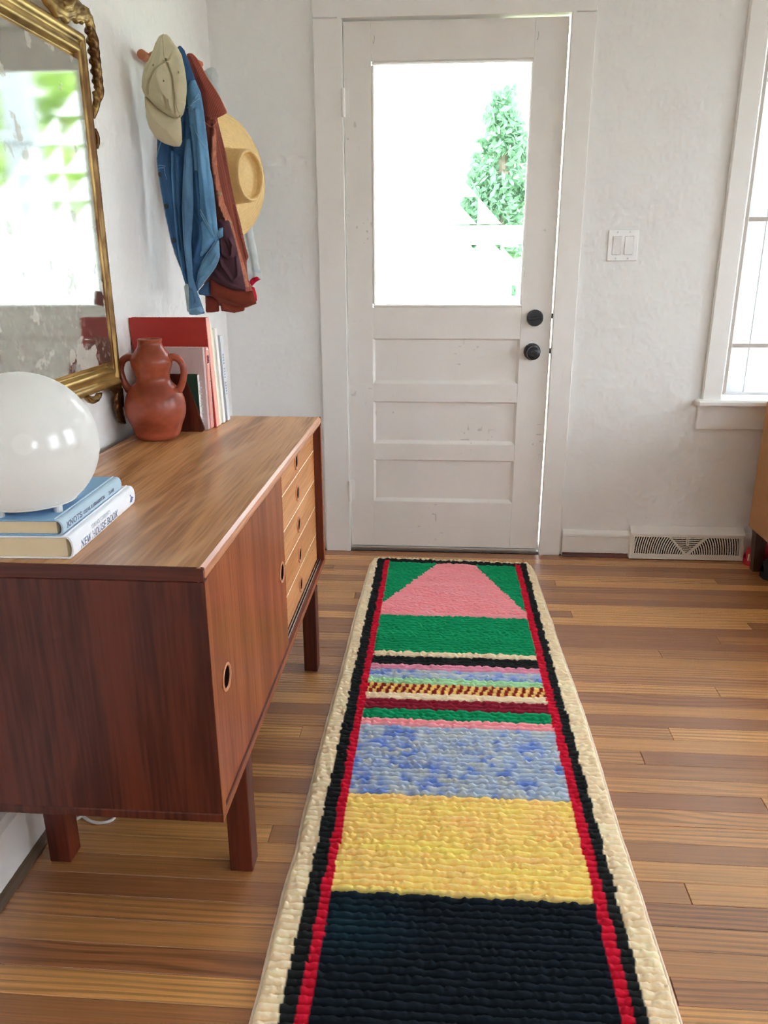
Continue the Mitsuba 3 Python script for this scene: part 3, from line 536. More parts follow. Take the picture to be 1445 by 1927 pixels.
part('spine_line', box(-.2722, -.2714, y0+.018, y0+.0213, CZ1+.003, CZ1+.2235), 'white_cover', b2)
book_up('tall red book, the largest of the standing books', nxt(.026), .0255, -.484, -.262, .308, 'red_cover', 'rose_cover', lean=.032)
book_up('thin cream book beside the tall red one', nxt(.012), .0115, -.46, -.261, .292, 'cream_cover', 'cream_cover', lean=.032)
book_up('pale sage book between the cream book and the white one', nxt(.020), .0195, -.46, -.263, .272, 'pale_green_cover', 'pale_green_cover', lean=.032)
book_up('white book with a plain glossy spine beside the navy one', nxt(.021), .0205, -.46, -.258, .274, 'white_cover', 'white_cover', lean=.032)
book_up('slim navy blue book near the corner end of the row', nxt(.012), .0115, -.46, -.262, .248, 'navy_cover', 'navy_cover', lean=.032)
b8 = book_up('pale grey book with dark spine print, last of the row by the corner', nxt(.026), .0255, -.46, -.255, .250, 'grey_cover', 'grey_cover', lean=.032)
y0 = yb-.0261
part('spine_print', join([box(-.2552-.032*z, -.2545-.032*z, y0+.007, y0+.007+w, CZ1+z, CZ1+z+.003) for z, w in zip(np.linspace(.080, .195, 15), [.009, .011, .008, .011, .010, .0, .011, .009, .011, .008, .0, .010, .011, .009, .011]) if w]), 'blue_print', b8, 'dark print marks down the spine')

# ---------------------------------------------------------------- gilt mirror
mr = thing('mirror', 'antique gilt framed mirror with carved leaf corners on the left wall above the sideboard', 'mirror')
MY0, MY1, MZ0, MZ1 = -2.05, -1.180, 0.912, 1.722; MXB = XL+.004
def gcol(mesh, seed=1, dark=0.0, fr=(60, 60, 60)):
    v = mesh.vertices; n = meshkit.fbm(v*np.array(fr), 4, seed); n2 = meshkit.fbm(v*17, 3, seed+3)
    t = np.clip((n*.6+n2*.4-.30)*2.4-dark, 0, 1)[:, None]
    return np.array(srgb(92, 60, 30))*(1-t)+np.array(srgb(216, 182, 112))*t
prof = [(0, 0), (0, .030), (.006, .036), (.013, .037), (.019, .033), (.021, .027), (.027, .029), (.036, .036), (.042, .037), (.047, .033), (.049, .024), (.054, .022), (.059, .026), (.064, .027), (.068, .022), (.070, .010), (.070, .004)]
def rail(side):
    vs, fs = [], []; n = 70
    for (u, w) in prof:
        a0, a1, b0, b1 = MY0+u, MY1-u, MZ0+u, MZ1-u
        p, q = {'t': ((a0, b1), (a1, b1)), 'b': ((a1, b0), (a0, b0)), 'r': ((a1, b1), (a1, b0)), 'l': ((a0, b0), (a0, b1))}[side]
        for t in np.linspace(0, 1, n): vs.append((MXB+w, p[0]+(q[0]-p[0])*t, p[1]+(q[1]-p[1])*t))
    f = grid_faces(len(prof), n); m = trimesh.Trimesh(vs, f, process=False)
    v = m.vertices; nn = (meshkit.fbm(v*45, 3, 4)-.5)*.0008; v[:, 0] += nn; m.vertices = v
    return m
for s, t in (('t', 'gilded top rail'), ('r', 'worn brown and gold side rail'), ('b', 'gilded bottom rail'), ('l', 'gilded side rail')):
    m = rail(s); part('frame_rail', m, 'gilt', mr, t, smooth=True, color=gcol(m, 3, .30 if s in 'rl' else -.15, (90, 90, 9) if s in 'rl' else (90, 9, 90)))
GXM = -.4535
part('backing', box(XL+.001, MXB+.006, MY0+.01, MY1-.01, MZ0+.01, MZ1-.01), 'dark_wood', mr)
ym0, ym1, zm0, zm1 = MY0+.066, MY1-.066, MZ0+.066, MZ1-.066
part('mirror_glass', box(MXB+.007, GXM-.0+.0, ym0, ym1, zm0, zm1), 'mirror_glass', mr, 'old mirror glass with worn silvering')
def leaf(pts, w, thick=.010, lobes=5, n=26, m_=9, up=(1, 0, 0), dark=0.1, curl=.6):
    """A carved leaf along pts (x out of the wall): ridged cross-section, lobed outline."""
    c = spline(pts, n); t = np.gradient(c, axis=0); t /= np.linalg.norm(t, axis=1, keepdims=True); up = np.asarray(up, float)
    s = np.cross(t, up); s /= np.linalg.norm(s, axis=1, keepdims=True)+1e-9; nn = np.cross(s, t)
    k = np.linspace(0, 1, n); ww = w*np.interp(k, [0, .15, .5, .85, 1], [.55, .95, 1, .7, .12])*(1+.16*np.sin(k*lobes*2*np.pi))
    a = np.linspace(-1, 1, m_)
    top = c[:, None]+s[:, None]*(ww[:, None]*a[None])[..., None]+nn[:, None]*(thick*(1-curl*np.abs(a)**1.6)[None]+.0022*np.cos(a*9)[None]+0*k[:, None])[..., None]
    bot = c[:, None]+s[:, None]*(ww[:, None]*a[None]*.92)[..., None]-nn[:, None]*.003
    V = np.vstack([top.reshape(-1, 3), bot.reshape(-1, 3)]); f = grid_faces(n, m_); g = f[:, ::-1]+n*m_
    e = []
    for i in range(n-1):
        for j in (0, m_-1):
            p, q = i*m_+j, (i+1)*m_+j; o = n*m_; x = [(p, p+o, q), (q, p+o, q+o)]; e += x if j else [t[::-1] for t in x]
    for j in range(m_-1):
        for i in (0, n-1):
            p, q = i*m_+j, i*m_+j+1; o = n*m_; x = [(p, q, p+o), (q, q+o, p+o)]; e += x if i else [t[::-1] for t in x]
    me = trimesh.Trimesh(V, np.vstack([f, g, e]), process=False); me.fix_normals(); return me
XO = MXB+.030
def addleaf(pts, w, name='carved_leaf', dark=.1, **kw):
    m = leaf([(XO+p[2] if len(p) > 2 else XO, p[0], p[1]) for p in pts], w, **kw); part(name, m, 'gilt', mr, smooth=60, color=gcol(m, 9, dark))
# leaf scroll over the top corner and the drop beside the frame
addleaf([(-1.360, 1.755, -.004), (-1.320, 1.738, .004), (-1.275, 1.742, .010), (-1.232, 1.764, .012), (-1.205, 1.770, .010)], .020, dark=0)
addleaf([(-1.300, 1.748, .008), (-1.272, 1.765, .016), (-1.265, 1.795, .018), (-1.280, 1.820, .014)], .017, dark=0)
addleaf([(-1.262, 1.752, .006), (-1.225, 1.748, .012), (-1.192, 1.757, .014), (-1.170, 1.752, .008)], .016, dark=.1)
addleaf([(-1.385, 1.760, .0), (-1.365, 1.785, .010), (-1.340, 1.800, .012), (-1.318, 1.792, .012), (-1.315, 1.775, .01)], .013, dark=0)
addleaf([(-1.205, 1.764, .010), (-1.180, 1.758, .012), (-1.160, 1.738, .010), (-1.153, 1.712, .006)], .017, dark=.15)
for i in range(6):
    z = 1.722-i*.021; addleaf([(-1.168+.002*i, z+.018, .004), (-1.160+.001*i, z, .010), (-1.160, z-.016, .012), (-1.163, z-.026, .006)], .0165-.0008*i, dark=.30, lobes=2, thick=.013)
addleaf([(-1.165, 1.605, .004), (-1.168, 1.585, .008), (-1.175, 1.562, .002), (-1.180, 1.548, -.004)], .009, dark=.2)
addleaf([(-1.180, 1.52, -.004), (-1.176, 1.500, .0), (-1.180, 1.482, -.004)], .006, dark=.5)
# bottom corner ornament, lying close to the wall
addleaf([(-1.230, .918, -.010), (-1.200, .905, -.008), (-1.172, .893, -.012), (-1.160, .870, -.016), (-1.160, .846, -.018)], .018, dark=.8)
addleaf([(-1.182, .900, -.012), (-1.186, .870, -.012), (-1.180, .840, -.014), (-1.164, .815, -.017), (-1.152, .800, -.020)], .017, dark=.9)
addleaf([(-1.192, .985, -.014), (-1.180, .965, -.016), (-1.176, .940, -.016), (-1.178, .918, -.018)], .007, dark=.8)
addleaf([(-1.395, .914, .0), (-1.375, .902, .004), (-1.352, .902, .006), (-1.335, .912, .004)], .008, dark=.3)

# ---------------------------------------------------------------- clothes on the wall rail
rl = thing('peg_rail', 'round wooden rail mounted on the left wall holding hats and jackets', 'rail')
E0 = at(266, 102, -.785)
part('dowel', cyl(E0, (E0[0]-.004, -.34, E0[2]+.0), .0128, 28), 'rail_wood', rl, smooth=40)
for y in (-.60, -.40): part('bracket', cyl((XL, y, E0[2]), (E0[0]-.002, y, E0[2]), .010, 16), 'rail_wood', rl, smooth=40)
for y in (-.75, -.66, -.55, -.42): part('peg', cyl((E0[0], y, E0[2]), (E0[0]+.028, y, E0[2]+.012), .006, 12), 'rail_wood', rl, smooth=40)

def zx(pts, Y): return [tuple(at(a, b, Y)[[0, 2]]) for a, b in pts]
def dist_seg(P, line):
    line = np.asarray(line, float); d = np.full(len(P), 9.0)
    for a, b in zip(line[:-1], line[1:]):
        ab = b-a; t = np.clip(((P-a)@ab)/(ab@ab+1e-12), 0, 1); d = np.minimum(d, np.linalg.norm(P-a-t[:, None]*ab, axis=1))
    return d
class Puff:
    """A stuffed cloth shape: outline in the plane y = Y, bulging towards the room (front) and away (back), with folds along given lines."""
    def __init__(s, outline, Y, front, back, res=.005, folds=(), power=.6, reach=.05, wrinkle=.002, tilt=0.0, wf=(30, 30), smooth_n=5):
        s.Y = Y; po = Polygon(zx(outline, Y)).buffer(0)
        if smooth_n: po = po.buffer(.004).buffer(-.008).buffer(.004)
        if po.geom_type != 'Polygon': po = max(po.geoms, key=lambda g: g.area)
        s.po = po; x0, z0, x1, z1 = po.bounds
        ring = po.exterior; nb_ = int(ring.length/res); B = np.array([ring.interpolate(i/nb_, normalized=True).coords[0] for i in range(nb_)])
        gx, gz = np.meshgrid(np.arange(x0, x1, res), np.arange(z0, z1, res*.9)); gx[::2] += res/2; G = np.c_[gx.ravel(), gz.ravel()]
        G = G[shapely.contains_xy(po.buffer(-res*.55), G[:, 0], G[:, 1])]
        P = np.vstack([B, G]); tri = Delaunay(P).simplices; c = P[tri].mean(1); tri = tri[shapely.contains_xy(po.buffer(1e-5), c[:, 0], c[:, 1])]
        a, b, d = P[tri[:, 0]], P[tri[:, 1]], P[tri[:, 2]]; cr_ = (b-a)[:, 0]*(d-a)[:, 1]-(b-a)[:, 1]*(d-a)[:, 0]; tri = tri[np.abs(cr_) > 1e-9]; cr_ = cr_[np.abs(cr_) > 1e-9]; tri[cr_ < 0] = tri[cr_ < 0][:, ::-1]
        dist = shapely.distance(shapely.points(P), ring); s.P = P; s.fzs = folds; s.args = (front, power, reach, wrinkle, wf)
        nbd = len(B); hf = s.height(P, dist); hb = back*np.minimum(dist/reach, 1)**power
        ti = tilt*(P[:, 1]-z1)
        Fv = np.c_[P[:, 0], Y-hf+ti, P[:, 1]]; Bv = np.c_[P[nbd:, 0], Y+hb[nbd:]+ti[nbd:], P[nbd:, 1]]
        remap = np.r_[np.arange(nbd), len(P)+np.arange(len(P)-nbd)]
        s.mesh = trimesh.Trimesh(np.vstack([Fv, Bv]), np.vstack([tri, remap[tri][:, ::-1]]), process=False); s.tilt, s.z1 = tilt, z1
    def height(s, P, dist=None):
        front, power, reach, wr, wf = s.args
        if dist is None: dist = shapely.distance(shapely.points(P), s.po.exterior)
        k = np.minimum(dist/reach, 1)**power; h = front*k
        for pts, amp, wd in s.fzs: h = h+1.5*amp*np.exp(-(dist_seg(P, zx(pts, s.Y))/wd)**2)*np.minimum(k*1.5, 1)
        n = meshkit.fbm(np.c_[P[:, 0]*wf[0], P[:, 1]*wf[1], P[:, 0]*0+s.Y*9], 3, 11)-.5
        return h+wr*2*n*k
    def front(s, pts, lift=.001):
        P = np.array(zx(pts, s.Y)); return np.c_[P[:, 0], s.Y-s.height(P)-lift+s.tilt*(P[:, 1]-s.z1), P[:, 1]]
    def seam(s, pts, r=.0012, n=40): return tube(s.front(spline(pts, n), r*.4), r, 6)
    def patch(s, outline, lift, thick=.002, res=.005):
        """A second layer lying on the front."""
        po = Polygon(zx(outline, s.Y)).buffer(0); nb_ = max(8, int(po.length/res)); ring = po.exterior
        B = np.array([ring.interpolate(i/nb_, normalized=True).coords[0] for i in range(nb_)]); x0, z0, x1, z1 = po.bounds
        gx, gz = np.meshgrid(np.arange(x0, x1, res), np.arange(z0, z1, res)); G = np.c_[gx.ravel(), gz.ravel()]; G = G[shapely.contains_xy(po.buffer(-res*.5), G[:, 0], G[:, 1])]
        P = np.vstack([B, G]); tri = Delaunay(P).simplices; c = P[tri].mean(1); tri = tri[shapely.contains_xy(po, c[:, 0], c[:, 1])]
        a, b, d = P[tri[:, 0]], P[tri[:, 1]], P[tri[:, 2]]; cr_ = (b-a)[:, 0]*(d-a)[:, 1]-(b-a)[:, 1]*(d-a)[:, 0]; tri[cr_ < 0] = tri[cr_ < 0][:, ::-1]
        h = s.height(P)+np.minimum(shapely.distance(shapely.points(P), ring)/.004, 1)*lift; F = np.c_[P[:, 0], s.Y-h+s.tilt*(P[:, 1]-s.z1), P[:, 1]]
        Bk = F+[0, thick+lift, 0]; n = len(P); rim = [(i, (i+1) % nb_) for i in range(nb_)]
        side = [(a, a+n, b) for a, b in rim]+[(b, a+n, b+n) for a, b in rim]
        me = trimesh.Trimesh(np.vstack([F, Bk]), np.vstack([tri, tri[:, ::-1]+n, side]), process=False); return me
def cordcol(mesh, base, seed, freq=620, amp=.34, var=.18):
    v = mesh.vertices; c = vcol(mesh, base, var, 24, seed); 
    return c

# grey jacket at the back
gj = thing('jacket', 'pale grey jacket with red lining hanging furthest back behind the straw hat', 'jacket')
GY = -.19
g = Puff([(383, 135), (391, 129), (398, 126), (406, 129), (411, 139), (412, 158), (416, 180), (430, 225), (448, 290), (464, 360), (476, 435), (482, 465), (489, 508), (492, 526), (478, 534), (470, 538), (440, 541), (410, 480), (392, 350), (383, 220)], GY, .030, .04,
         folds=[([(395, 130), (400, 170), (412, 215)], -.006, .006), ([(462, 440), (475, 500), (478, 530)], -.006, .006), ([(404, 132), (398, 150), (404, 175)], .006, .004)])
part('body', g.mesh, 'fabric', gj, smooth=True, color=vcol(g.mesh, srgb(186, 192, 192), .18, 40, 2))
m = g.patch([(474, 503), (489, 508), (491, 515), (475, 509)], .0015); part('cuff_band', m, 'fabric', gj, color=vcol(m, srgb(172, 186, 190), .1, 40, 2))
m = g.patch([(470, 532), (474, 524), (485, 520), (491, 525), (480, 532), (474, 539)], .002); part('lining', m, 'fabric', gj, 'red lining', color=vcol(m, srgb(176, 28, 52), .2, 40, 3))
r2 = Puff([(472, 538), (479, 541), (483, 556), (484, 566), (478, 568), (470, 555)], GY-.005, .01, .01, res=.004, reach=.012)
part('hem', r2.mesh, 'fabric', gj, 'red inner hem', smooth=True, color=vcol(r2.mesh, srgb(186, 30, 56), .2, 40, 3))
part('collar_fold', tube(g.front(spline([(386, 136), (394, 146), (400, 160), (404, 178)], 24), .002), .004, 8), 'fabric', gj, smooth=True, color=np.tile(srgb(168, 176, 178), (24*8+2, 1)))

# straw hat
ha = thing('straw_hat', 'wide brimmed straw hat with a flat topped crown hanging beside the corduroy jacket', 'hat')
HC = at(430, 333, -.42); an = math.radians(-22); hn = np.array([math.cos(an), math.sin(an), 0]); hs = np.array([-math.sin(an), math.cos(an), 0]); hz = np.array([0, 0, 1.0])
def hat_mesh(prof, n=96, oval=(1.0, 1.0), wave=0, HS=1.065):
    th = np.arange(n)/n*2*np.pi; V = []
    for r, h in prof:
        r, h = r*HS, h*HS
        k = min(1, max(0, (r-.10)/.08)); hh = h+wave*k*k*(np.cos(2*th)*.016-.004*np.cos(th))
        V.append(HC+hn*hh[:, None]+hs*(r*np.cos(th)*oval[0])[:, None]+hz*(r*np.sin(th)*oval[1])[:, None])
    V = np.vstack(V); f = []
    for i in range(len(prof)-1):
        for j in range(n): k = (j+1) % n; f += [(i*n+j, (i+1)*n+j, (i+1)*n+k), (i*n+j, (i+1)*n+k, i*n+k)]
    m = trimesh.Trimesh(V, f, process=False); m.fix_normals(); return m
def strawcol(m, seed=1):
    d = m.vertices-HC; r = np.hypot(d@hs, d@hz); h = d@hn; b = .5+.5*np.sin((r+h)*2*np.pi/.0042); n = meshkit.fbm(m.vertices*160, 2, seed)
    return np.clip(np.array(srgb(216, 182, 124))*(.86+.14*b+.22*(n-.5))[:, None], 0, 1)
bp = [(r, .004+.010*(max(0, r-.11)/.075)**2*0+.0) for r in np.linspace(.070, .186, 44)]
bp += [(.187, -.001), (.186, -.003)]+[(r, -.003) for r in np.linspace(.18, .068, 10)]
m = hat_mesh(bp, wave=1, oval=(.95, 1.0)); part('brim', m, 'straw', ha, smooth=True, color=strawcol(m))
cp = [(r_*.92, h_*.95) for r_, h_ in [(.100, .0), (.092, .004), (.0885, .012), (.0865, .035), (.0845, .060), (.083, .078), (.081, .086), (.078, .0895), (.074, .089), (.071, .085), (.068, .074), (.062, .069)]+[(r, .068+.006*(1-(r/.062)**2)) for r in (.05, .038, .026, .014, .0005)]]
q = spline(cp, 90); m = hat_mesh([tuple(a) for a in q], oval=(.90, 1.0)); part('crown', m, 'straw', ha, smooth=True, color=strawcol(m, 3))
th = np.linspace(0, 2*np.pi, 120); rr = .160*1.065
for a in range(0, 120, 2):
    t = th[a:a+2]; k = (rr-.10)/.08; hh = .0015+k*k*(np.cos(2*t)*.016-.004*np.cos(t)); P = HC+hn*(hh+.0005)[:, None]+hs*(rr*.95*np.cos(t))[:, None]+hz*(rr*np.sin(t))[:, None]
    if a == 0: ms = []
    ms.append(tube(P, .0009, 5))
m = join(ms); part('stitching', m, 'straw', ha, 'ring of brown stitches on the brim', color=np.tile(srgb(158, 116, 66), (len(m.vertices), 1)))
P = HC+hn*.008+hs*(.0815*1.065*.9*np.cos(th))[:, None]+hz*(.0815*1.065*np.sin(th))[:, None]; m = tube(P, .0012, 6); part('crown_band', m, 'straw', ha, color=np.tile(srgb(176, 130, 74), (len(m.vertices), 1)), smooth=True)

part('cord', tube(spline([HC+hz*.200-hn*.004, HC+hz*.23+hn*-.02, (E0[0]+.004, HC[1]+.03, E0[2]+.012), (E0[0]-.014, HC[1]+.03, E0[2]-.004)], 24), .0016, 6), 'straw', ha, 'cord hanging the hat from the rail', color=np.tile(srgb(150, 112, 66), (24*6+2, 1)))

# corduroy jacket
cj = thing('jacket', 'rust brown corduroy jacket with a pointed collar between the denim jacket and the straw hat', 'jacket')
CY = -.69
body_o = [(372, 190), (408, 214), (410, 228), (416, 252), (426, 292), (432, 330), (439, 367), (453, 421), (461, 459), (468, 483), (464, 492), (466, 523), (474, 542), (483, 571), (466, 578), (440, 583), (412, 575), (396, 560), (383, 556), (384, 500), (388, 400), (382, 300)]
cb = Puff(body_o, CY, .028, .035, folds=[([(407, 225), (404, 262), (405, 312), (411, 345), (419, 388), (434, 425), (446, 470), (458, 515), (470, 560)], .010, .006),
          ([(412, 228), (420, 290), (432, 350), (448, 425), (462, 490)], -.009, .0045), ([(418, 235), (430, 310), (445, 390), (458, 450)], .008, .005), ([(400, 240), (398, 300), (404, 360), (412, 410)], -.006, .008)], wrinkle=.002)
def cords(m, base, seed, axis=None, period=.0032, amp=.30, var=.16):
    v = m.vertices; s_ = v[:, 0]-.22*v[:, 2] if axis is None else v@np.asarray(axis); b = np.sin(s_*2*np.pi/period+1.2*meshkit.noise(v*30, 2)); return np.clip(vcol(m, base, var, 26, seed)*(1+amp*b)[:, None], 0, 1)
RUST = srgb(138, 76, 64)
fine = cb.mesh.subdivide()
part('body', fine, 'fabric', cj, smooth=True, color=cords(fine, RUST, 5, (1, 0, .16), .0058))
m = cb.patch([(392, 240), (406, 248), (404, 280), (405, 312), (411, 345), (419, 388), (430, 416), (409, 412), (402, 384), (396, 320)], .0015); part('facing', m, 'fabric', cj, 'brown inner facing', color=vcol(m, srgb(128, 72, 58), .2, 30, 8))
lin = [(409, 411), (431, 415), (440, 444), (449, 480), (458, 520), (463, 547), (440, 546), (410, 535), (394, 523), (402, 505), (413, 470)]
lp = Puff(lin, CY-.034, .010, .006, res=.0035, reach=.02, folds=[([(416, 452), (420, 478), (430, 485), (438, 482), (439, 460), (434, 450)], .008, .0035), ([(412, 470), (420, 500), (440, 528), (450, 520), (447, 485)], .008, .004), ([(424, 456), (430, 470), (434, 462)], -.006, .004), ([(405, 510), (425, 532), (455, 545)], .006, .005)], wrinkle=.001)
part('lining', lp.mesh, 'fabric', cj, 'dark plum lining in soft folds', smooth=True, color=vcol(lp.mesh, srgb(84, 58, 66), .25, 30, 9))
hem = Puff([(394, 523), (412, 535), (440, 546), (464, 549), (476, 546), (483, 572), (463, 577), (440, 570), (415, 560), (396, 556)], CY-.036, .007, .006, res=.004, reach=.012)
fh = hem.mesh.subdivide(); part('waistband', fh, 'fabric', cj, 'rust corduroy hem band', smooth=True, color=cords(fh, srgb(120, 56, 44), 6, (1, 0, .1), .0042, .22))
fl_ = Puff([(386, 556), (400, 558), (411, 566), (413, 586), (400, 588), (387, 588)], CY-.01, .012, .01, res=.004, reach=.015); fm_ = fl_.mesh.subdivide(); part('sleeve_cuff', fm_, 'fabric', cj, smooth=True, color=cords(fm_, srgb(112, 50, 40), 6, (1, 0, .1), .0045, .22))
fl_ = Puff([(414, 565), (430, 570), (462, 579), (459, 585), (441, 589), (416, 585)], CY-.008, .012, .01, res=.004, reach=.012); fm_ = fl_.mesh.subdivide(); part('sleeve_cuff', fm_, 'fabric', cj, smooth=True, color=cords(fm_, srgb(128, 60, 46), 6, (.1, 0, 1), .0045, .22))
pk = cb.patch([(403, 244), (408, 240), (410, 262), (411, 300), (417, 345), (425, 380), (440, 420), (451, 462), (463, 505), (470, 540), (464, 540), (455, 506), (444, 468), (432, 428), (417, 390), (411, 350), (405, 314), (403, 280)], .002)
pk = pk.subdivide(); part('placket', pk, 'fabric', cj, 'pale worn button placket', color=cords(pk, srgb(176, 112, 88), 7, (1, 0, .16), .0045, .2))
for b in ((418.5, 367), (436, 420)):
    P = cb.front(np.array([b]), .006)[0]; part('button', lathe_y([(0, 0), (.0062, 0), (.0068, .0015), (.0055, .003), (.003, .0022), (0, .0022)], P[0], P[1]+.002, P[2], 18), 'brass_button', cj, 'metal button', smooth=40)
co = Puff([(350, 101), (361, 100), (374, 115), (387, 140), (397, 156), (409, 174), (419, 193), (428, 212), (420, 217), (409, 222), (396, 226), (384, 224), (376, 176), (364, 141)], CY-.022, .014, .012, res=.004, reach=.02, folds=[([(384, 222), (400, 222), (410, 219), (424, 213)], .006, .004)])
cm = co.mesh.subdivide(); part('collar', cm, 'fabric', cj, 'pointed corduroy collar', smooth=True, color=cords(cm, srgb(146, 78, 65), 5, (.86, 0, -.5), .0058, .28))
part('collar_edge', co.seam([(361, 101), (374, 116), (387, 141), (397, 157), (409, 175), (419, 194), (427, 211)], .0014), 'fabric', cj, color=np.tile(srgb(196, 120, 92), (40*6+2, 1)))
bp_ = Puff([(366, 105), (374, 113), (382, 117), (383, 123), (378, 128), (371, 120)], CY+.02, .012, .012, res=.004, reach=.01); part('collar_back', bp_.mesh, 'fabric', cj, smooth=True, color=vcol(bp_.mesh, srgb(196, 124, 100), .15, 40, 6))
part('hang_seam', cb.seam([(386, 228), (404, 240), (409, 226)], .0016), 'fabric', cj, color=np.tile(srgb(186, 112, 84), (40*6+2, 1)))

# denim jacket
dj = thing('jacket', 'blue denim jacket with dark buttons hanging behind the khaki cap', 'jacket')
DY = -.75
DEN = srgb(54, 88, 126)
db_o = [(336, 86), (341, 87), (347, 94), (354, 112), (366, 147), (378, 173), (382, 205), (388, 253), (395, 319), (399, 332), (404, 380), (407, 415), (412, 448), (414, 483), (406, 504), (391, 524), (372, 548), (352, 545), (339, 502), (323, 456), (310, 395), (298, 324), (295, 305), (296, 262), (298, 200), (312, 130)]
dn = Puff(db_o, DY, .040, .028, folds=[([(330, 280), (334, 340), (341, 420), (350, 500)], -.012, .006), ([(362, 300), (364, 380), (362, 440), (362, 500), (366, 535)], -.016, .006), ([(345, 300), (347, 380), (349, 450), (356, 530)], .012, .007), ([(378, 330), (384, 400), (386, 450), (375, 490)], .010, .010), ([(395, 340), (398, 400), (402, 440)], .006, .007), ([(366, 385), (380, 412), (402, 446)], -.004, .0028), ([(408, 446), (395, 464), (376, 492)], -.005, .003), ([(305, 300), (312, 370), (326, 440), (342, 500)], .006, .006),
          ([(352, 200), (362, 205), (377, 176)], .004, .004), ([(352, 234), (370, 250), (388, 282)], -.004, .003), ([(345, 150), (352, 200), (350, 260)], -.008, .008)], wrinkle=.003)
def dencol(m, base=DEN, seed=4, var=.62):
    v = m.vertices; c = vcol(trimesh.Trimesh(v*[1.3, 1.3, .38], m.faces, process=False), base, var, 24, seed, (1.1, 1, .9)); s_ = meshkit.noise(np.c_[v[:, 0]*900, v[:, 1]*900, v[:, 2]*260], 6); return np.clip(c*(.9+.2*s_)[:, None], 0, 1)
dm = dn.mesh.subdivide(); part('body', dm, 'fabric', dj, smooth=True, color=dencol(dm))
sl = Puff([(344, 330), (349, 262), (357, 260), (362, 300), (364, 389), (360, 459), (363, 520), (371, 548), (380, 573), (386, 590), (370, 593), (356, 592), (355, 539), (345, 459), (342, 390)], DY-.052, .018, .014, res=.004, reach=.012, folds=[([(352, 380), (353, 460), (358, 540)], .006, .004), ([(362, 545), (370, 570)], -.005, .004), ([(374, 562), (366, 576)], .004, .003)], wrinkle=.002)
sm = sl.mesh.subdivide(); part('sleeve', sm, 'fabric', dj, smooth=True, color=dencol(sm, srgb(82, 116, 146), 5))
m = sl.patch([(357, 582), (380, 576), (386, 590), (370, 593), (357, 592)], .002); m = m.subdivide(); part('cuff', m, 'fabric', dj, color=dencol(m, srgb(104, 140, 168), 6))
ic = Puff([(346, 538), (356, 528), (357, 560), (357, 591), (353, 591), (349, 560)], DY-.02, .006, .006, res=.0035, reach=.008); part('inner_cuff', ic.mesh, 'fabric', dj, 'pale inside of the cuff', smooth=True, color=vcol(ic.mesh, srgb(178, 192, 188), .15, 40, 3))
bh = Puff([(372, 549), (384, 535), (396, 525), (396, 557), (375, 555)], DY+.03, .008, .008, res=.004, reach=.01); part('back_hem', bh.mesh, 'fabric', dj, smooth=True, color=dencol(bh.mesh, srgb(72, 104, 140), 9))
tb = Puff([(407, 440), (413, 429), (420, 428), (420, 445), (413, 449), (408, 446)], DY-.052, .004, .004, res=.003, reach=.006, smooth_n=0); part('waist_tab', tb.mesh, 'fabric', dj, 'small waist adjuster tab', smooth=True, color=dencol(tb.mesh, srgb(98, 140, 172), 9))
st = np.array(srgb(128, 162, 190))
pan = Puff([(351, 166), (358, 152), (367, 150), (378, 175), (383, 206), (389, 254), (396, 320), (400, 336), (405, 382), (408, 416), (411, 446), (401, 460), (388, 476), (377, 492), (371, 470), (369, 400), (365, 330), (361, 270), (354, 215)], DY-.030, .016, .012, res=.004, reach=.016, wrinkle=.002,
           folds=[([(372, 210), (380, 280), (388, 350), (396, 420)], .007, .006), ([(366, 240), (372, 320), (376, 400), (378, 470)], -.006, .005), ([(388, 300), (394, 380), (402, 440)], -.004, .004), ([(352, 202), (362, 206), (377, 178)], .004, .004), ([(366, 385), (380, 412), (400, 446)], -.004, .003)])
pm = pan.mesh.subdivide(); part('side_panel', pm, 'fabric', dj, 'blue side panel with stitched seams, its lit look painted in as paler denim', smooth=True, color=dencol(pm, srgb(94, 138, 174), 12))  # the light on this panel is put into its paler denim colour
fold = Puff([(320, 282), (340, 286), (343, 340), (343, 400), (344, 450), (351, 520), (352, 543), (344, 520), (334, 472), (327, 410), (321, 345)], DY-.026, .012, .012, res=.004, reach=.010, wrinkle=.002, folds=[([(330, 290), (334, 380), (342, 470)], -.005, .003)])
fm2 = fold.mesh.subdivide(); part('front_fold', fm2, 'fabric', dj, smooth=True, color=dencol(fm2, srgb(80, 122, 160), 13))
wb2 = Puff([(412, 448), (414, 483), (406, 504), (391, 524), (373, 546), (368, 536), (372, 512), (379, 494), (392, 476), (402, 460)], DY-.034, .012, .012, res=.004, reach=.010, wrinkle=.0025, folds=[([(380, 510), (398, 500), (411, 478)], .004, .003), ([(376, 526), (390, 515)], .003, .003)])
wm2 = wb2.mesh.subdivide(); part('waistband', wm2, 'fabric', dj, 'stitched denim waistband', smooth=True, color=dencol(wm2, srgb(100, 142, 174), 14))
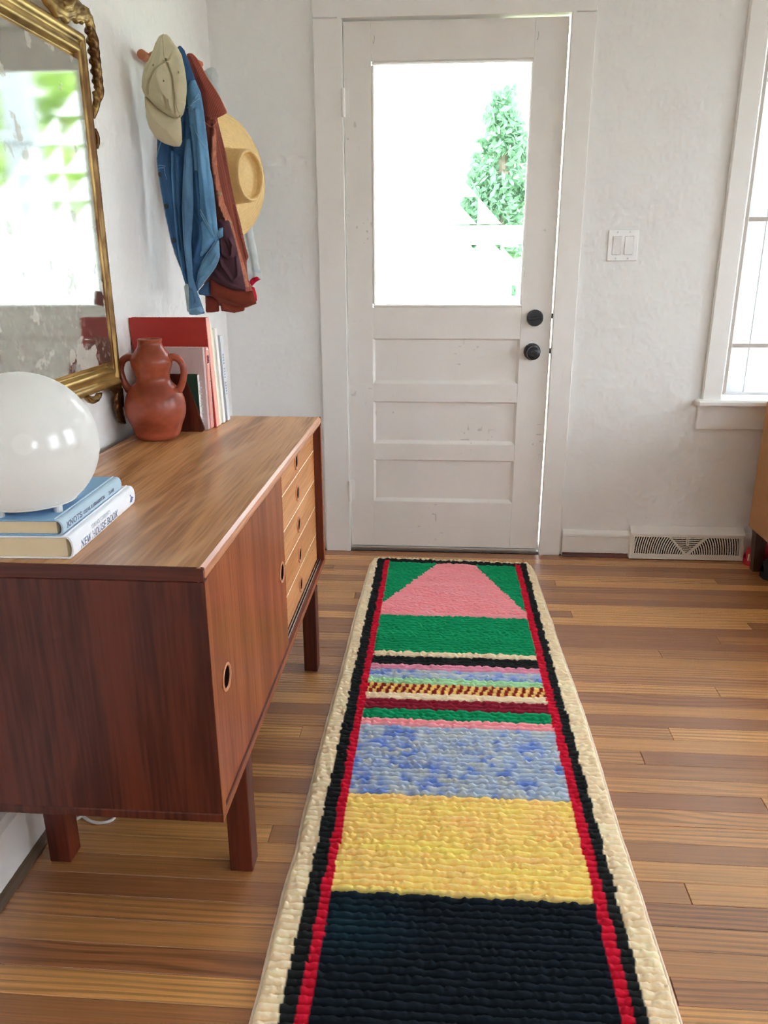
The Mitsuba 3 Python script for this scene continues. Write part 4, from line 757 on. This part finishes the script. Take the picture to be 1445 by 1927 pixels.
for sf, ln, r in ((pan, [(367, 372), (380, 396), (394, 420), (405, 446)], .0013), (pan, [(370, 384), (382, 406), (394, 427)], .0009), (pan, [(353, 204), (361, 199), (376, 177)], .0011), (pan, [(355, 213), (364, 201), (378, 186)], .0011), (pan, [(357, 237), (367, 244), (377, 258), (387, 281)], .0014),
                  (dn, [(298, 300), (299, 326), (311, 396), (324, 457), (340, 502)], .0015), (dn, [(296, 313), (306, 313), (318, 315)], .0011), (dn, [(297, 318), (316, 318)], .0011), (wb2, [(409, 450), (401, 462), (390, 478), (380, 494)], .0013), (wb2, [(413, 482), (405, 503), (390, 523), (374, 544)], .0012), (dn, [(312, 262), (303, 280), (296, 300)], .0012), (dn, [(316, 318), (318, 332), (321, 340)], .0009)):
    m = sf.seam(ln, r); part('seam', m, 'fabric', dj, color=np.tile(st, (len(m.vertices), 1)))
for b in ((307, 330), (318, 389), (332, 453)):
    P = dn.front(np.array([b]), .001)[0]; part('button', lathe_y([(0, 0), (.007, 0), (.0065, .0025), (0, .003)], P[0], P[1]+.001, P[2], 16), 'black_metal', dj, 'dark metal button', smooth=40)

# cap
ca = thing('cap', 'khaki baseball cap hanging from the near end of the wall rail', 'cap')
KY = -.825; KH = srgb(186, 178, 148)
cro = [(308.5, 64), (314.5, 65), (320, 70.6), (327.5, 82), (336, 92.5), (342, 104), (348, 130), (351.4, 157), (351.4, 171), (349.4, 197), (345, 215), (337.7, 223.8), (327.5, 224.6), (317, 219.4), (298, 206), (284, 192), (272, 178.5), (267.7, 168), (267.7, 151), (272, 127.5), (281, 113), (288, 98), (294, 81), (301, 68)]
ck = Puff(cro, KY, .068, .008, res=.0035, power=.55, reach=.062, folds=[([(319, 124), (304, 140), (292, 160), (285, 180)], -.0075, .0032), ([(312, 145), (316, 175), (318, 205)], .004, .009), ([(324, 128), (331, 150), (334, 185), (333, 214)], -.0075, .0032), ([(329, 92), (327, 108), (324, 120)], -.0045, .004), ([(341, 112), (343, 150), (341, 195)], .004, .005), ([(320, 190), (322, 210)], -.006, .003), ([(309, 170), (314, 192), (319, 206)], .005, .0035), ([(329, 195), (330, 212)], .005, .003), ([(306, 75), (296, 110), (284, 140)], -.004, .006)], wrinkle=.0025, wf=(40, 40))
km = ck.mesh.subdivide(); part('crown', km, 'fabric', ca, smooth=True, color=vcol(km, KH, .12, 45, 3))
vi = Puff([(272, 179), (284, 190), (298, 204), (317, 217), (328, 222), (340, 220), (342, 245), (342.5, 267), (339, 276), (327, 276), (307, 269), (292, 259), (281, 241), (275, 221), (272.5, 195)], KY-.004, .034, -.026, res=.0035, power=.5, reach=.045, wrinkle=.0006)
part('visor', vi.mesh, 'fabric', ca, 'curved visor', smooth=True, color=vcol(vi.mesh, srgb(190, 180, 150), .08, 45, 4))
P = ck.front(np.array([(321.5, 120)]), -.002)[0]
m = lathe_y([(0, 0), (.005, 0), (.0042, .003), (0, .004)], P[0], P[1]+.001, P[2], 16); part('top_button', m, 'fabric', ca, color=np.tile(srgb(120, 112, 88), (len(m.vertices), 1)))
for b in ((301, 131), (321, 161), (342, 141)):
    P = ck.front(np.array([b]), 0)[0]; m = lathe_y([(.001, .0002), (.0026, .0002), (.0026, .0012), (.001, .0012)], P[0], P[1], P[2], 12); part('eyelet', m, 'fabric', ca, color=np.tile(srgb(110, 104, 84), (len(m.vertices), 1)))
m = ck.seam([(275, 183), (288, 197), (303, 208), (318, 218), (333, 224), (341, 218)], .0015); part('brow_seam', m, 'fabric', ca, color=np.tile(srgb(150, 142, 116), (len(m.vertices), 1)))
for ln in ([(310, 66), (316, 92), (321, 119)], [(323, 123), (333, 150), (338, 190), (340, 216)]):
    m = ck.seam(ln, .0008); part('panel_seam', m, 'fabric', ca, color=np.tile(srgb(160, 152, 124), (len(m.vertices), 1)))

# ---------------------------------------------------------------- rug
rg = thing('runner_rug', 'long ribbed wool runner rug with colour bands and black, red and cream borders', 'rug')
RY0, RY1, ROW = -2.62, -.115, .0168
nx, ny = 190, int((RY1-RY0)/.0019)
xs = np.linspace(0, 1, nx); ys = np.linspace(RY1, RY0, ny)
GXr, GYr = np.meshgrid(xs, ys, indexing='ij')
def wob(y, s, a=.004): return a*(meshkit.fbm(np.stack([y*6+s, y*0, y*0], -1), 3, 5)-.5)*2
xl = np.interp(GYr, [-2.6, -1.98, -1.2, -.3, -.17, -.125, -.115], [.085, .087, .088, .097, .102, .112, .128])+wob(GYr, 1); xr = np.interp(GYr, [-2.6, -1.98, -1.2, -.5, -.25, -.16, -.125, -.115], [.800, .799, .797, .782, .778, .772, .760, .745])+wob(GYr, 7)
PXr = xl+(xr-xl)*GXr
skew = -.035*(PXr-.4)*np.clip((GYr+1.1)/.9, 0, 1)
row = np.floor((RY1-GYr)/ROW+.12*(meshkit.noise(np.stack([PXr*5, GYr*3, GYr*0], -1), 8)-.5)); ph = (RY1-GYr)/ROW+.12*(meshkit.noise(np.stack([PXr*5, GYr*3, GYr*0], -1), 8)-.5)-row
knot = meshkit.noise(np.stack([PXr/.0075+row*.37, row*3.1, row*0], -1), 3); fuzz = meshkit.noise(np.stack([PXr/.0038, GYr/.0028, GYr*0], -1), 4)
edge = np.minimum(np.minimum(PXr-xl, xr-PXr), np.minimum(RY1-GYr, GYr-RY0)); ek = np.clip(edge/.010, 0, 1)**.5
H = .003+ek*(.0185*(1-np.abs(2*ph-1)**3.2)*(.74+.42*knot)+.0026*(fuzz-.3))
H = H+.004*(meshkit.fbm(np.stack([PXr*4, GYr*4, GYr*0], -1), 2, 9))
H[[0, -1], :] = .001; H[:, [0, -1]] = .001
V = np.stack([PXr, GYr+skew, H], -1).reshape(-1, 3)
# colours per vertex from the row's centre
rowc = RY1-(row+.5)*ROW; rj = meshkit.noise(np.stack([row*1.7, row*0+2, row*0], -1), 6)-.5; rj2 = meshkit.noise(np.stack([row*2.3, row*0+9, row*0], -1), 6)-.5
L1 = .132+.006*rj; L2 = .162+.006*rj2; L3 = .183+.003*rj; R3 = .701+.003*rj2; R2 = .724+.005*rj; R1 = .748+.008*rj2
CREAM, BLACK, RED = srgb(240, 222, 190), srgb(34, 37, 38), srgb(196, 28, 54)
GREEN, PINK, MAUVE, MINT, MAROON, YELLOW, NAVY = srgb(24, 146, 96), srgb(246, 158, 166), srgb(220, 148, 172), srgb(164, 212, 168), srgb(134, 36, 52), srgb(248, 214, 130), srgb(22, 30, 38)
BL1, BL2, BL3 = np.array(srgb(172, 188, 206)), np.array(srgb(100, 134, 206)), np.array(srgb(198, 204, 198))
bands = [(-.172, 'far_border', BLACK), (-.668, 'green', GREEN), (-.945, 'green', GREEN), (-.979, 'cream', CREAM), (-1.023, 'black', BLACK), (-1.062, 'mauve', MAUVE), (-1.108, 'blue', None), (-1.144, 'mint', MINT), (-1.191, 'checker', None),
         (-1.231, 'cream', CREAM), (-1.273, 'maroon', MAROON), (-1.321, 'green', GREEN), (-1.365, 'pink', PINK), (-1.648, 'blue', None), (-1.952, 'yellow', YELLOW), (-9, 'navy', NAVY)]
C = np.zeros(GXr.shape+(3,)); ID = np.zeros(GXr.shape, int); names = []
prev = 1
for i, (yb_, nm, c) in enumerate(bands):
    k = (rowc <= prev) & (rowc > yb_); prev = yb_; ID[k] = 10+i
    if nm == 'blue':
        t = .6*meshkit.fbm(np.stack([PXr*16, row*.42, row*0+i], -1), 3, 12)+.4*meshkit.noise(np.stack([PXr*55, row*1.3, row*0+i], -1), 13); t2 = meshkit.noise(np.stack([PXr*42, row*1.7, row*0+i], -1), 15)
        cc = BL1+(BL2-BL1)*np.clip((t-.46)*4, 0, .9)[..., None]; cc = cc+(BL3-cc)*np.clip((t2-.50)*2.2, 0, .75)[..., None]; C[k] = cc[k]
    elif nm == 'checker':
        ck_ = (np.floor(PXr/.0115+.5*row) % 2) > 0; C[k] = np.where(ck_[..., None], srgb(240, 200, 120), srgb(128, 40, 36))[k]
    else: C[k] = c
# pink trapezoid in the far green field
tr_ = (ID == 11); tt_ = (-.19-rowc)/.40
xlft = .372-.186*tt_*1.06; xrgt = .545+.158*tt_*.92
inp = tr_ & (PXr > xlft) & (PXr < xrgt); C[inp] = PINK; ID[inp] = 30
inp = tr_ & (rowc < -.60) & (PXr > .1); C[inp] = PINK; ID[inp] = 30
far = (ID == 10)
C[far & (rowc > -.128)] = CREAM
nf = ~far | (rowc < -.155)
for cond, c, d in ((PXr < L3, RED, 3), (PXr < L2, BLACK, 2), (PXr < L1, CREAM, 1), (PXr > R3, RED, 6), (PXr > R2, BLACK, 5), (PXr > R1, CREAM, 4)):
    k = cond & nf if d in (3, 6) else cond & (~far | (rowc < -.13)) ; C[k] = c; ID[k] = d
k = far & ((PXr < .122) | (PXr > .762)); C[k] = CREAM; ID[k] = 1
yn = meshkit.fbm(np.stack([PXr*14, row*.45, row*0+3], -1), 3, 21); rowt = meshkit.noise(np.stack([row*.9, row*0, row*0+5], -1), 31)
C = C*(.90+.24*yn+.10*rowt)[..., None]*(.90+.24*fuzz)[..., None]
nav = ID == 25; tealk = np.clip(1-np.hypot((PXr-.22)/.16, (GYr+2.03)/.10), 0, 1); C[nav] = (C+np.array([.0, .016, .022])*tealk[..., None])[nav]
orange = (ID == 24); C[orange] = (C*np.stack([np.ones_like(yn), 1-.18*(rowt-.4), 1-.5*(yn-.4)], -1))[orange]
C = np.clip(C, .003, .95).reshape(-1, 3)
F = grid_faces(nx, ny); IDf = ID.reshape(-1)[F[:, 0]]
part_names = {1: ('border_stripe', 'cream border stripe'), 4: ('border_stripe', 'cream border stripe'), 2: ('border_stripe', 'black border stripe'), 5: ('border_stripe', 'black border stripe'), 3: ('border_stripe', 'red border stripe'), 6: ('border_stripe', 'red border stripe'),
    10: ('border_stripe', 'black band across the far end'), 11: ('field_band', 'green corners of the far field'), 12: ('field_band', 'green band'), 13: ('field_band', 'cream band'), 14: ('field_band', 'black band'), 15: ('field_band', 'mauve band'), 16: ('field_band', 'narrow mottled blue band'), 17: ('field_band', 'mint band'),
    18: ('field_band', 'checkered maroon and yellow band'), 19: ('field_band', 'cream band'), 20: ('field_band', 'maroon band'), 21: ('field_band', 'narrow green band'), 22: ('field_band', 'narrow pink band'), 23: ('field_band', 'wide mottled blue band'), 24: ('field_band', 'yellow band'), 25: ('field_band', 'dark navy band'), 30: ('field_band', 'pink trapezoid')}
fn_ = np.cross(V[F[:, 1]]-V[F[:, 0]], V[F[:, 2]]-V[F[:, 0]])
if fn_[:, 2].mean() < 0: F = F[:, ::-1]
for d, (nm, tx) in part_names.items():
    f = F[IDf == d]
    if not len(f): continue
    u, inv = np.unique(f, return_inverse=True)
    part(nm, trimesh.Trimesh(V[u], inv.reshape(-1, 3), process=False), 'wool', rg, tx, smooth=True, color=C[u])
for side in (0, -1):
    P = np.stack([PXr[side], GYr[side]+skew[side], np.full(ny, .005)], -1)[::6]; m = tube(P, .0045, 6); 
    part('edge_binding', m, 'wool', rg, 'whipped cream edge binding', smooth=True, color=np.clip(np.array(srgb(224, 206, 184))*(.72+.5*meshkit.noise(m.vertices*240, 3))[:, None], 0, 1))
part('backing', box(.125, .74, RY0+.01, RY1-.03, .0004, .003), 'wool', rg, color=np.tile(srgb(150, 130, 110), (8, 1)))

# ---------------------------------------------------------------- cable under the sideboard
c1 = [at(128, 1584, -1.78), at(150, 1573, -1.76), at(176, 1558, -1.73), at(195, 1547, -1.70), at(204, 1535, -1.66)]
c2 = [at(150, 1548, -1.74), at(166, 1560, -1.76), at(190, 1567, -1.77), at(212, 1565, -1.76), at(224, 1553, -1.73), at(226, 1540, -1.69)]
pc = thing('power_cord', 'white power cord dangling behind the sideboard legs', 'cable')
part('strand', tube(spline([(p[0], p[1], max(p[2], .004)) for p in c1], 40), .0036, 8), 'cable', pc, smooth=True); part('strand', tube(spline([(p[0], p[1], max(p[2], .004)) for p in c2], 40), .0036, 8), 'cable', pc, smooth=True)

# ---------------------------------------------------------------- tan armchair at the right edge, shoes under it
ar = thing('armchair', 'tan leather armchair on dark legs at the right edge below the window', 'armchair')
AX0, AX1, AY0, AY1 = 1.640, 2.40, -.98, -.085
part('side_panel', box(AX0, AX0+.12, AY0, AY1, .178, .705, .012), 'tan_leather', ar); part('side_panel', box(AX1-.12, AX1, AY0, AY1, .178, .705, .012), 'tan_leather', ar)
part('seat_base', box(AX0+.12, AX1-.12, AY0+.02, AY1-.02, .21, .34, .012), 'tan_leather', ar); part('seat_cushion', box(AX0+.125, AX1-.125, AY0-.01, AY1-.14, .342, .47, .03), 'tan_leather', ar)
part('back_rest', box(AX0+.12, AX1-.12, AY1-.14, AY1, .34, .78, .02), 'tan_leather', ar)
for x in (AX0+.020, AX1-.070):
    for y in (AY0+.03, AY1-.045): part('leg', trimesh.convex.convex_hull(np.vstack([[(x+a, y+b, .19) for a in (0, .05) for b in (0, .045)], [(x+a, y+b, 0) for a in (.012, .045) for b in (.005, .04)]])), 'dark_wood', ar)
part('front_rail', box(AX0+.05, AX1-.05, AY1-.05, AY1-.02, .13, .19), 'dark_wood', ar)
def shoe(name, text, toe, yaw, upper, sole, L=.27, W=.095, Hh=.075, weave=False):
    k = thing(name, text, 'shoe'); n = 40; t = np.linspace(0, 1, n); M = trimesh.transformations.rotation_matrix(yaw, (0, 0, 1)); M[:3, 3] = toe
    w = W/2*np.interp(t, [0, .06, .3, .6, .85, .97, 1], [.35, .7, 1, .78, .74, .55, .25]); h = Hh*np.interp(t, [0, .05, .25, .5, .8, 1], [.35, .6, .8, 1, 1.05, .9])
    def loft(z0, hh, ww):
        a = np.linspace(0, np.pi, 15); V = np.array([[(W_*math.cos(q), ti*L, z0+H_*math.sin(q)**.7) for q in a] for ti, W_, H_ in zip(t, ww, hh)]).reshape(-1, 3)
        m = trimesh.Trimesh(V, grid_faces(n, 15), process=False); return trimesh.convex.convex_hull(V) if 0 else m
    m = loft(.018, h, w*.96); m.fix_normals(); m.apply_transform(M); part('upper', m, upper, k, smooth=True)
    so = trimesh.creation.extrude_polygon(Polygon([(a, b*L) for a, b in zip(w*1.06, t)]+[(-a, b*L) for a, b in zip(w[::-1]*1.06, t[::-1])]), .024, engine='earcut'); so.apply_transform(M); part('sole', so, sole, k)
    return k, M, w, t, h, L
k, M, w, t, h, L = shoe('sneaker', 'red sneaker with a white ribbed toe beside the heating register', (1.668, -.035, 0), -math.pi/2, 'red_canvas', 'red_canvas', .24, .085, .085)
for i in range(8):
    ti = .03+i*.030; m = box(-.0012, .0022, -.003, .003, .022, .022+.030+.003*i, .0008); W_ = np.interp(ti, t, w); m.apply_translation((W_*1.0, ti*L, 0)); m.apply_transform(M); part('rib', m, 'rubber_white', k)
k, M, w, t, h, L = shoe('slipper', 'black slipper with a woven straw toe under the armchair', (1.682, -.185, 0), -math.pi/2, 'black_canvas', 'black_canvas', .25, .10, .10)
for i in range(7):
    y = .050+i*.012; ti = y/L; W_ = np.interp(ti, t, w)*1.02; H_ = np.interp(ti, t, h)*1.03; a = np.linspace(.35, np.pi-.35, 14)
    m = tube(np.array([(W_*math.cos(q), y+.004*math.sin(q*9), .018+H_*math.sin(q)**.7) for q in a]), .003, 6); m.apply_transform(M); part('cord', m, 'straw_cord', k)

# ---------------------------------------------------------------- outdoors
struct('ground', box(-40, 40, .16, 80, -.5, -.18), 'lawn', text='pale lawn outside the door')
struct('porch_floor', box(-3, 4.5, .15, 2.3, -.18, -.03), 'pavement', text='pale porch floor outside the door')
def leaves(n, centre, rad, size, seed, shape='cone'):
    r = np.random.default_rng(seed); c = []
    while len(c) < n:
        p = r.uniform(-1, 1, 3); z = (p[2]+1)/2
        R = (1-z)**.8*.9+.08 if shape == 'cone' else math.sqrt(max(0, 1-(p[2])**2))
        d = math.hypot(p[0], p[1])
        if d < R and d > R*.45*r.random() and meshkit.noise(np.array([p*3.2+seed]), 3)[0] > .42: c.append(p*rad)
    c = np.array(c)+centre; a = r.normal(size=(n, 3)); a /= np.linalg.norm(a, axis=1, keepdims=True); b = np.cross(a, r.normal(size=(n, 3))); b /= np.linalg.norm(b, axis=1, keepdims=True); s = size*r.uniform(.6, 1.3, (n, 1))
    V = np.stack([c-a*s, c+b*s*.45, c+a*s, c-b*s*.45], 1).reshape(-1, 3); k = np.arange(n)*4; return trimesh.Trimesh(V, np.vstack([np.c_[k, k+1, k+2], np.c_[k, k+2, k+3]]), process=False)
def tree(text, x, y, z0, h, r, n, size, mat, seed, shape='cone'):
    k = thing('tree', text, 'tree'); part('trunk', tube([(x, y, -.2), (x+.05, y, z0+h*.3), (x, y, z0+h*.7)], [.14, .10, .03], 10), 'bark', k)
    part('foliage', leaves(n, np.array([x, y, z0+h/2]), np.array([r, r, h/2]), size, seed, shape), mat, k, kind='stuff')
tree('leafy green tree seen through the right side of the door glass', 1.02, 6.5, 1.25, 1.95, .60, 5200, .062, 'leaf_green', 3)
tree('lime green tree behind the porch post, seen in the mirror', 12.2, 16.5, .6, 7.5, 2.4, 6000, .19, 'leaf_lime', 5, 'ball')
tree('tall lime green tree further right, seen in the mirror', 7.6, 16.5, .6, 7.5, 2.0, 6000, .16, 'leaf_lime', 8, 'ball')
hd = thing('hedge', 'lime green hedge below the trees, seen in the mirror', 'hedge'); part('foliage', leaves(6000, np.array([7.6, 14.0, 1.6]), np.array([2.9, .7, 1.9]), .15, 21, 'ball'), 'leaf_lime', hd, kind='stuff'); part('stem', tube([(7.6, 14, -.2), (7.65, 14, 1.5)], .06, 8), 'bark', hd)
bu = thing('bush', 'low green bush seen through the lower right corner of the door glass', 'bush'); part('foliage', leaves(1100, np.array([1.00, 3.0, .62]), np.array([.24, .25, .58]), .05, 11, 'ball'), 'leaf_green', bu, kind='stuff'); part('stem', tube([(1.0, 3.0, -.2), (1.01, 3.0, .5)], .02, 6), 'bark', bu)
gr = thing('grass_clump', 'row of tall pale grass seen across the middle of the door glass', 'grass')
r_ = np.random.default_rng(4); bl = []
for i in range(700):
    x = .0+r_.random()*.62; y = 5.4+r_.random()*.3; hh = 1.5+.22*r_.random(); dx = r_.normal()*.06
    bl.append(trimesh.Trimesh([(x-.008, y, -.18), (x+.008, y, -.18), (x+dx, y, -.18+hh)], [(0, 1, 2)], process=False))
labels[gr]['kind'] = 'stuff'; scene[gr] = ply(join(bl), 'leaf_lime')
ho = thing('house', 'white neighbouring house with a gabled roof beyond the door glass', 'house')
part('wall', ywall(-7, 1.2, -.18, 3.2, [], 14, .2), 'house_siding', ho); part('side_wall', box(1.0, 1.2, 14, 20, -.18, 3.2), 'house_siding', ho)
gm = trimesh.creation.extrude_polygon(Polygon([(-7.3, 3.2), (1.5, 3.2), (-2.9, 6.0)]), 6.2, engine='earcut'); M = PY.copy(); M[1, 3] = 20.1; gm.apply_transform(M); part('roof', gm, 'house_siding', ho)
for i in range(22): part('siding_board', box(-7, 1.2, 13.97, 14.0, -.15+i*.15, -.012+i*.15), 'house_siding', ho)
h2 = thing('house', 'grey sided house with a low roof seen only in the mirror', 'house')
part('wall', box(5.4, 8.0, 8.2, 12, -.18, 1.5), 'house_siding', h2); gm = trimesh.creation.extrude_polygon(Polygon([(5.1, 1.5), (8.3, 1.5), (6.7, 2.4)]), 4.0, engine='earcut'); M = PY.copy(); M[1, 3] = 12.1; gm.apply_transform(M); part('roof', gm, 'house_roof', h2)
po_ = thing('porch_post', 'square white porch post, its shade painted in as grey, with a moulded collar seen in the mirror', 'post')  # white post; the porch shade is put into its darkened paint
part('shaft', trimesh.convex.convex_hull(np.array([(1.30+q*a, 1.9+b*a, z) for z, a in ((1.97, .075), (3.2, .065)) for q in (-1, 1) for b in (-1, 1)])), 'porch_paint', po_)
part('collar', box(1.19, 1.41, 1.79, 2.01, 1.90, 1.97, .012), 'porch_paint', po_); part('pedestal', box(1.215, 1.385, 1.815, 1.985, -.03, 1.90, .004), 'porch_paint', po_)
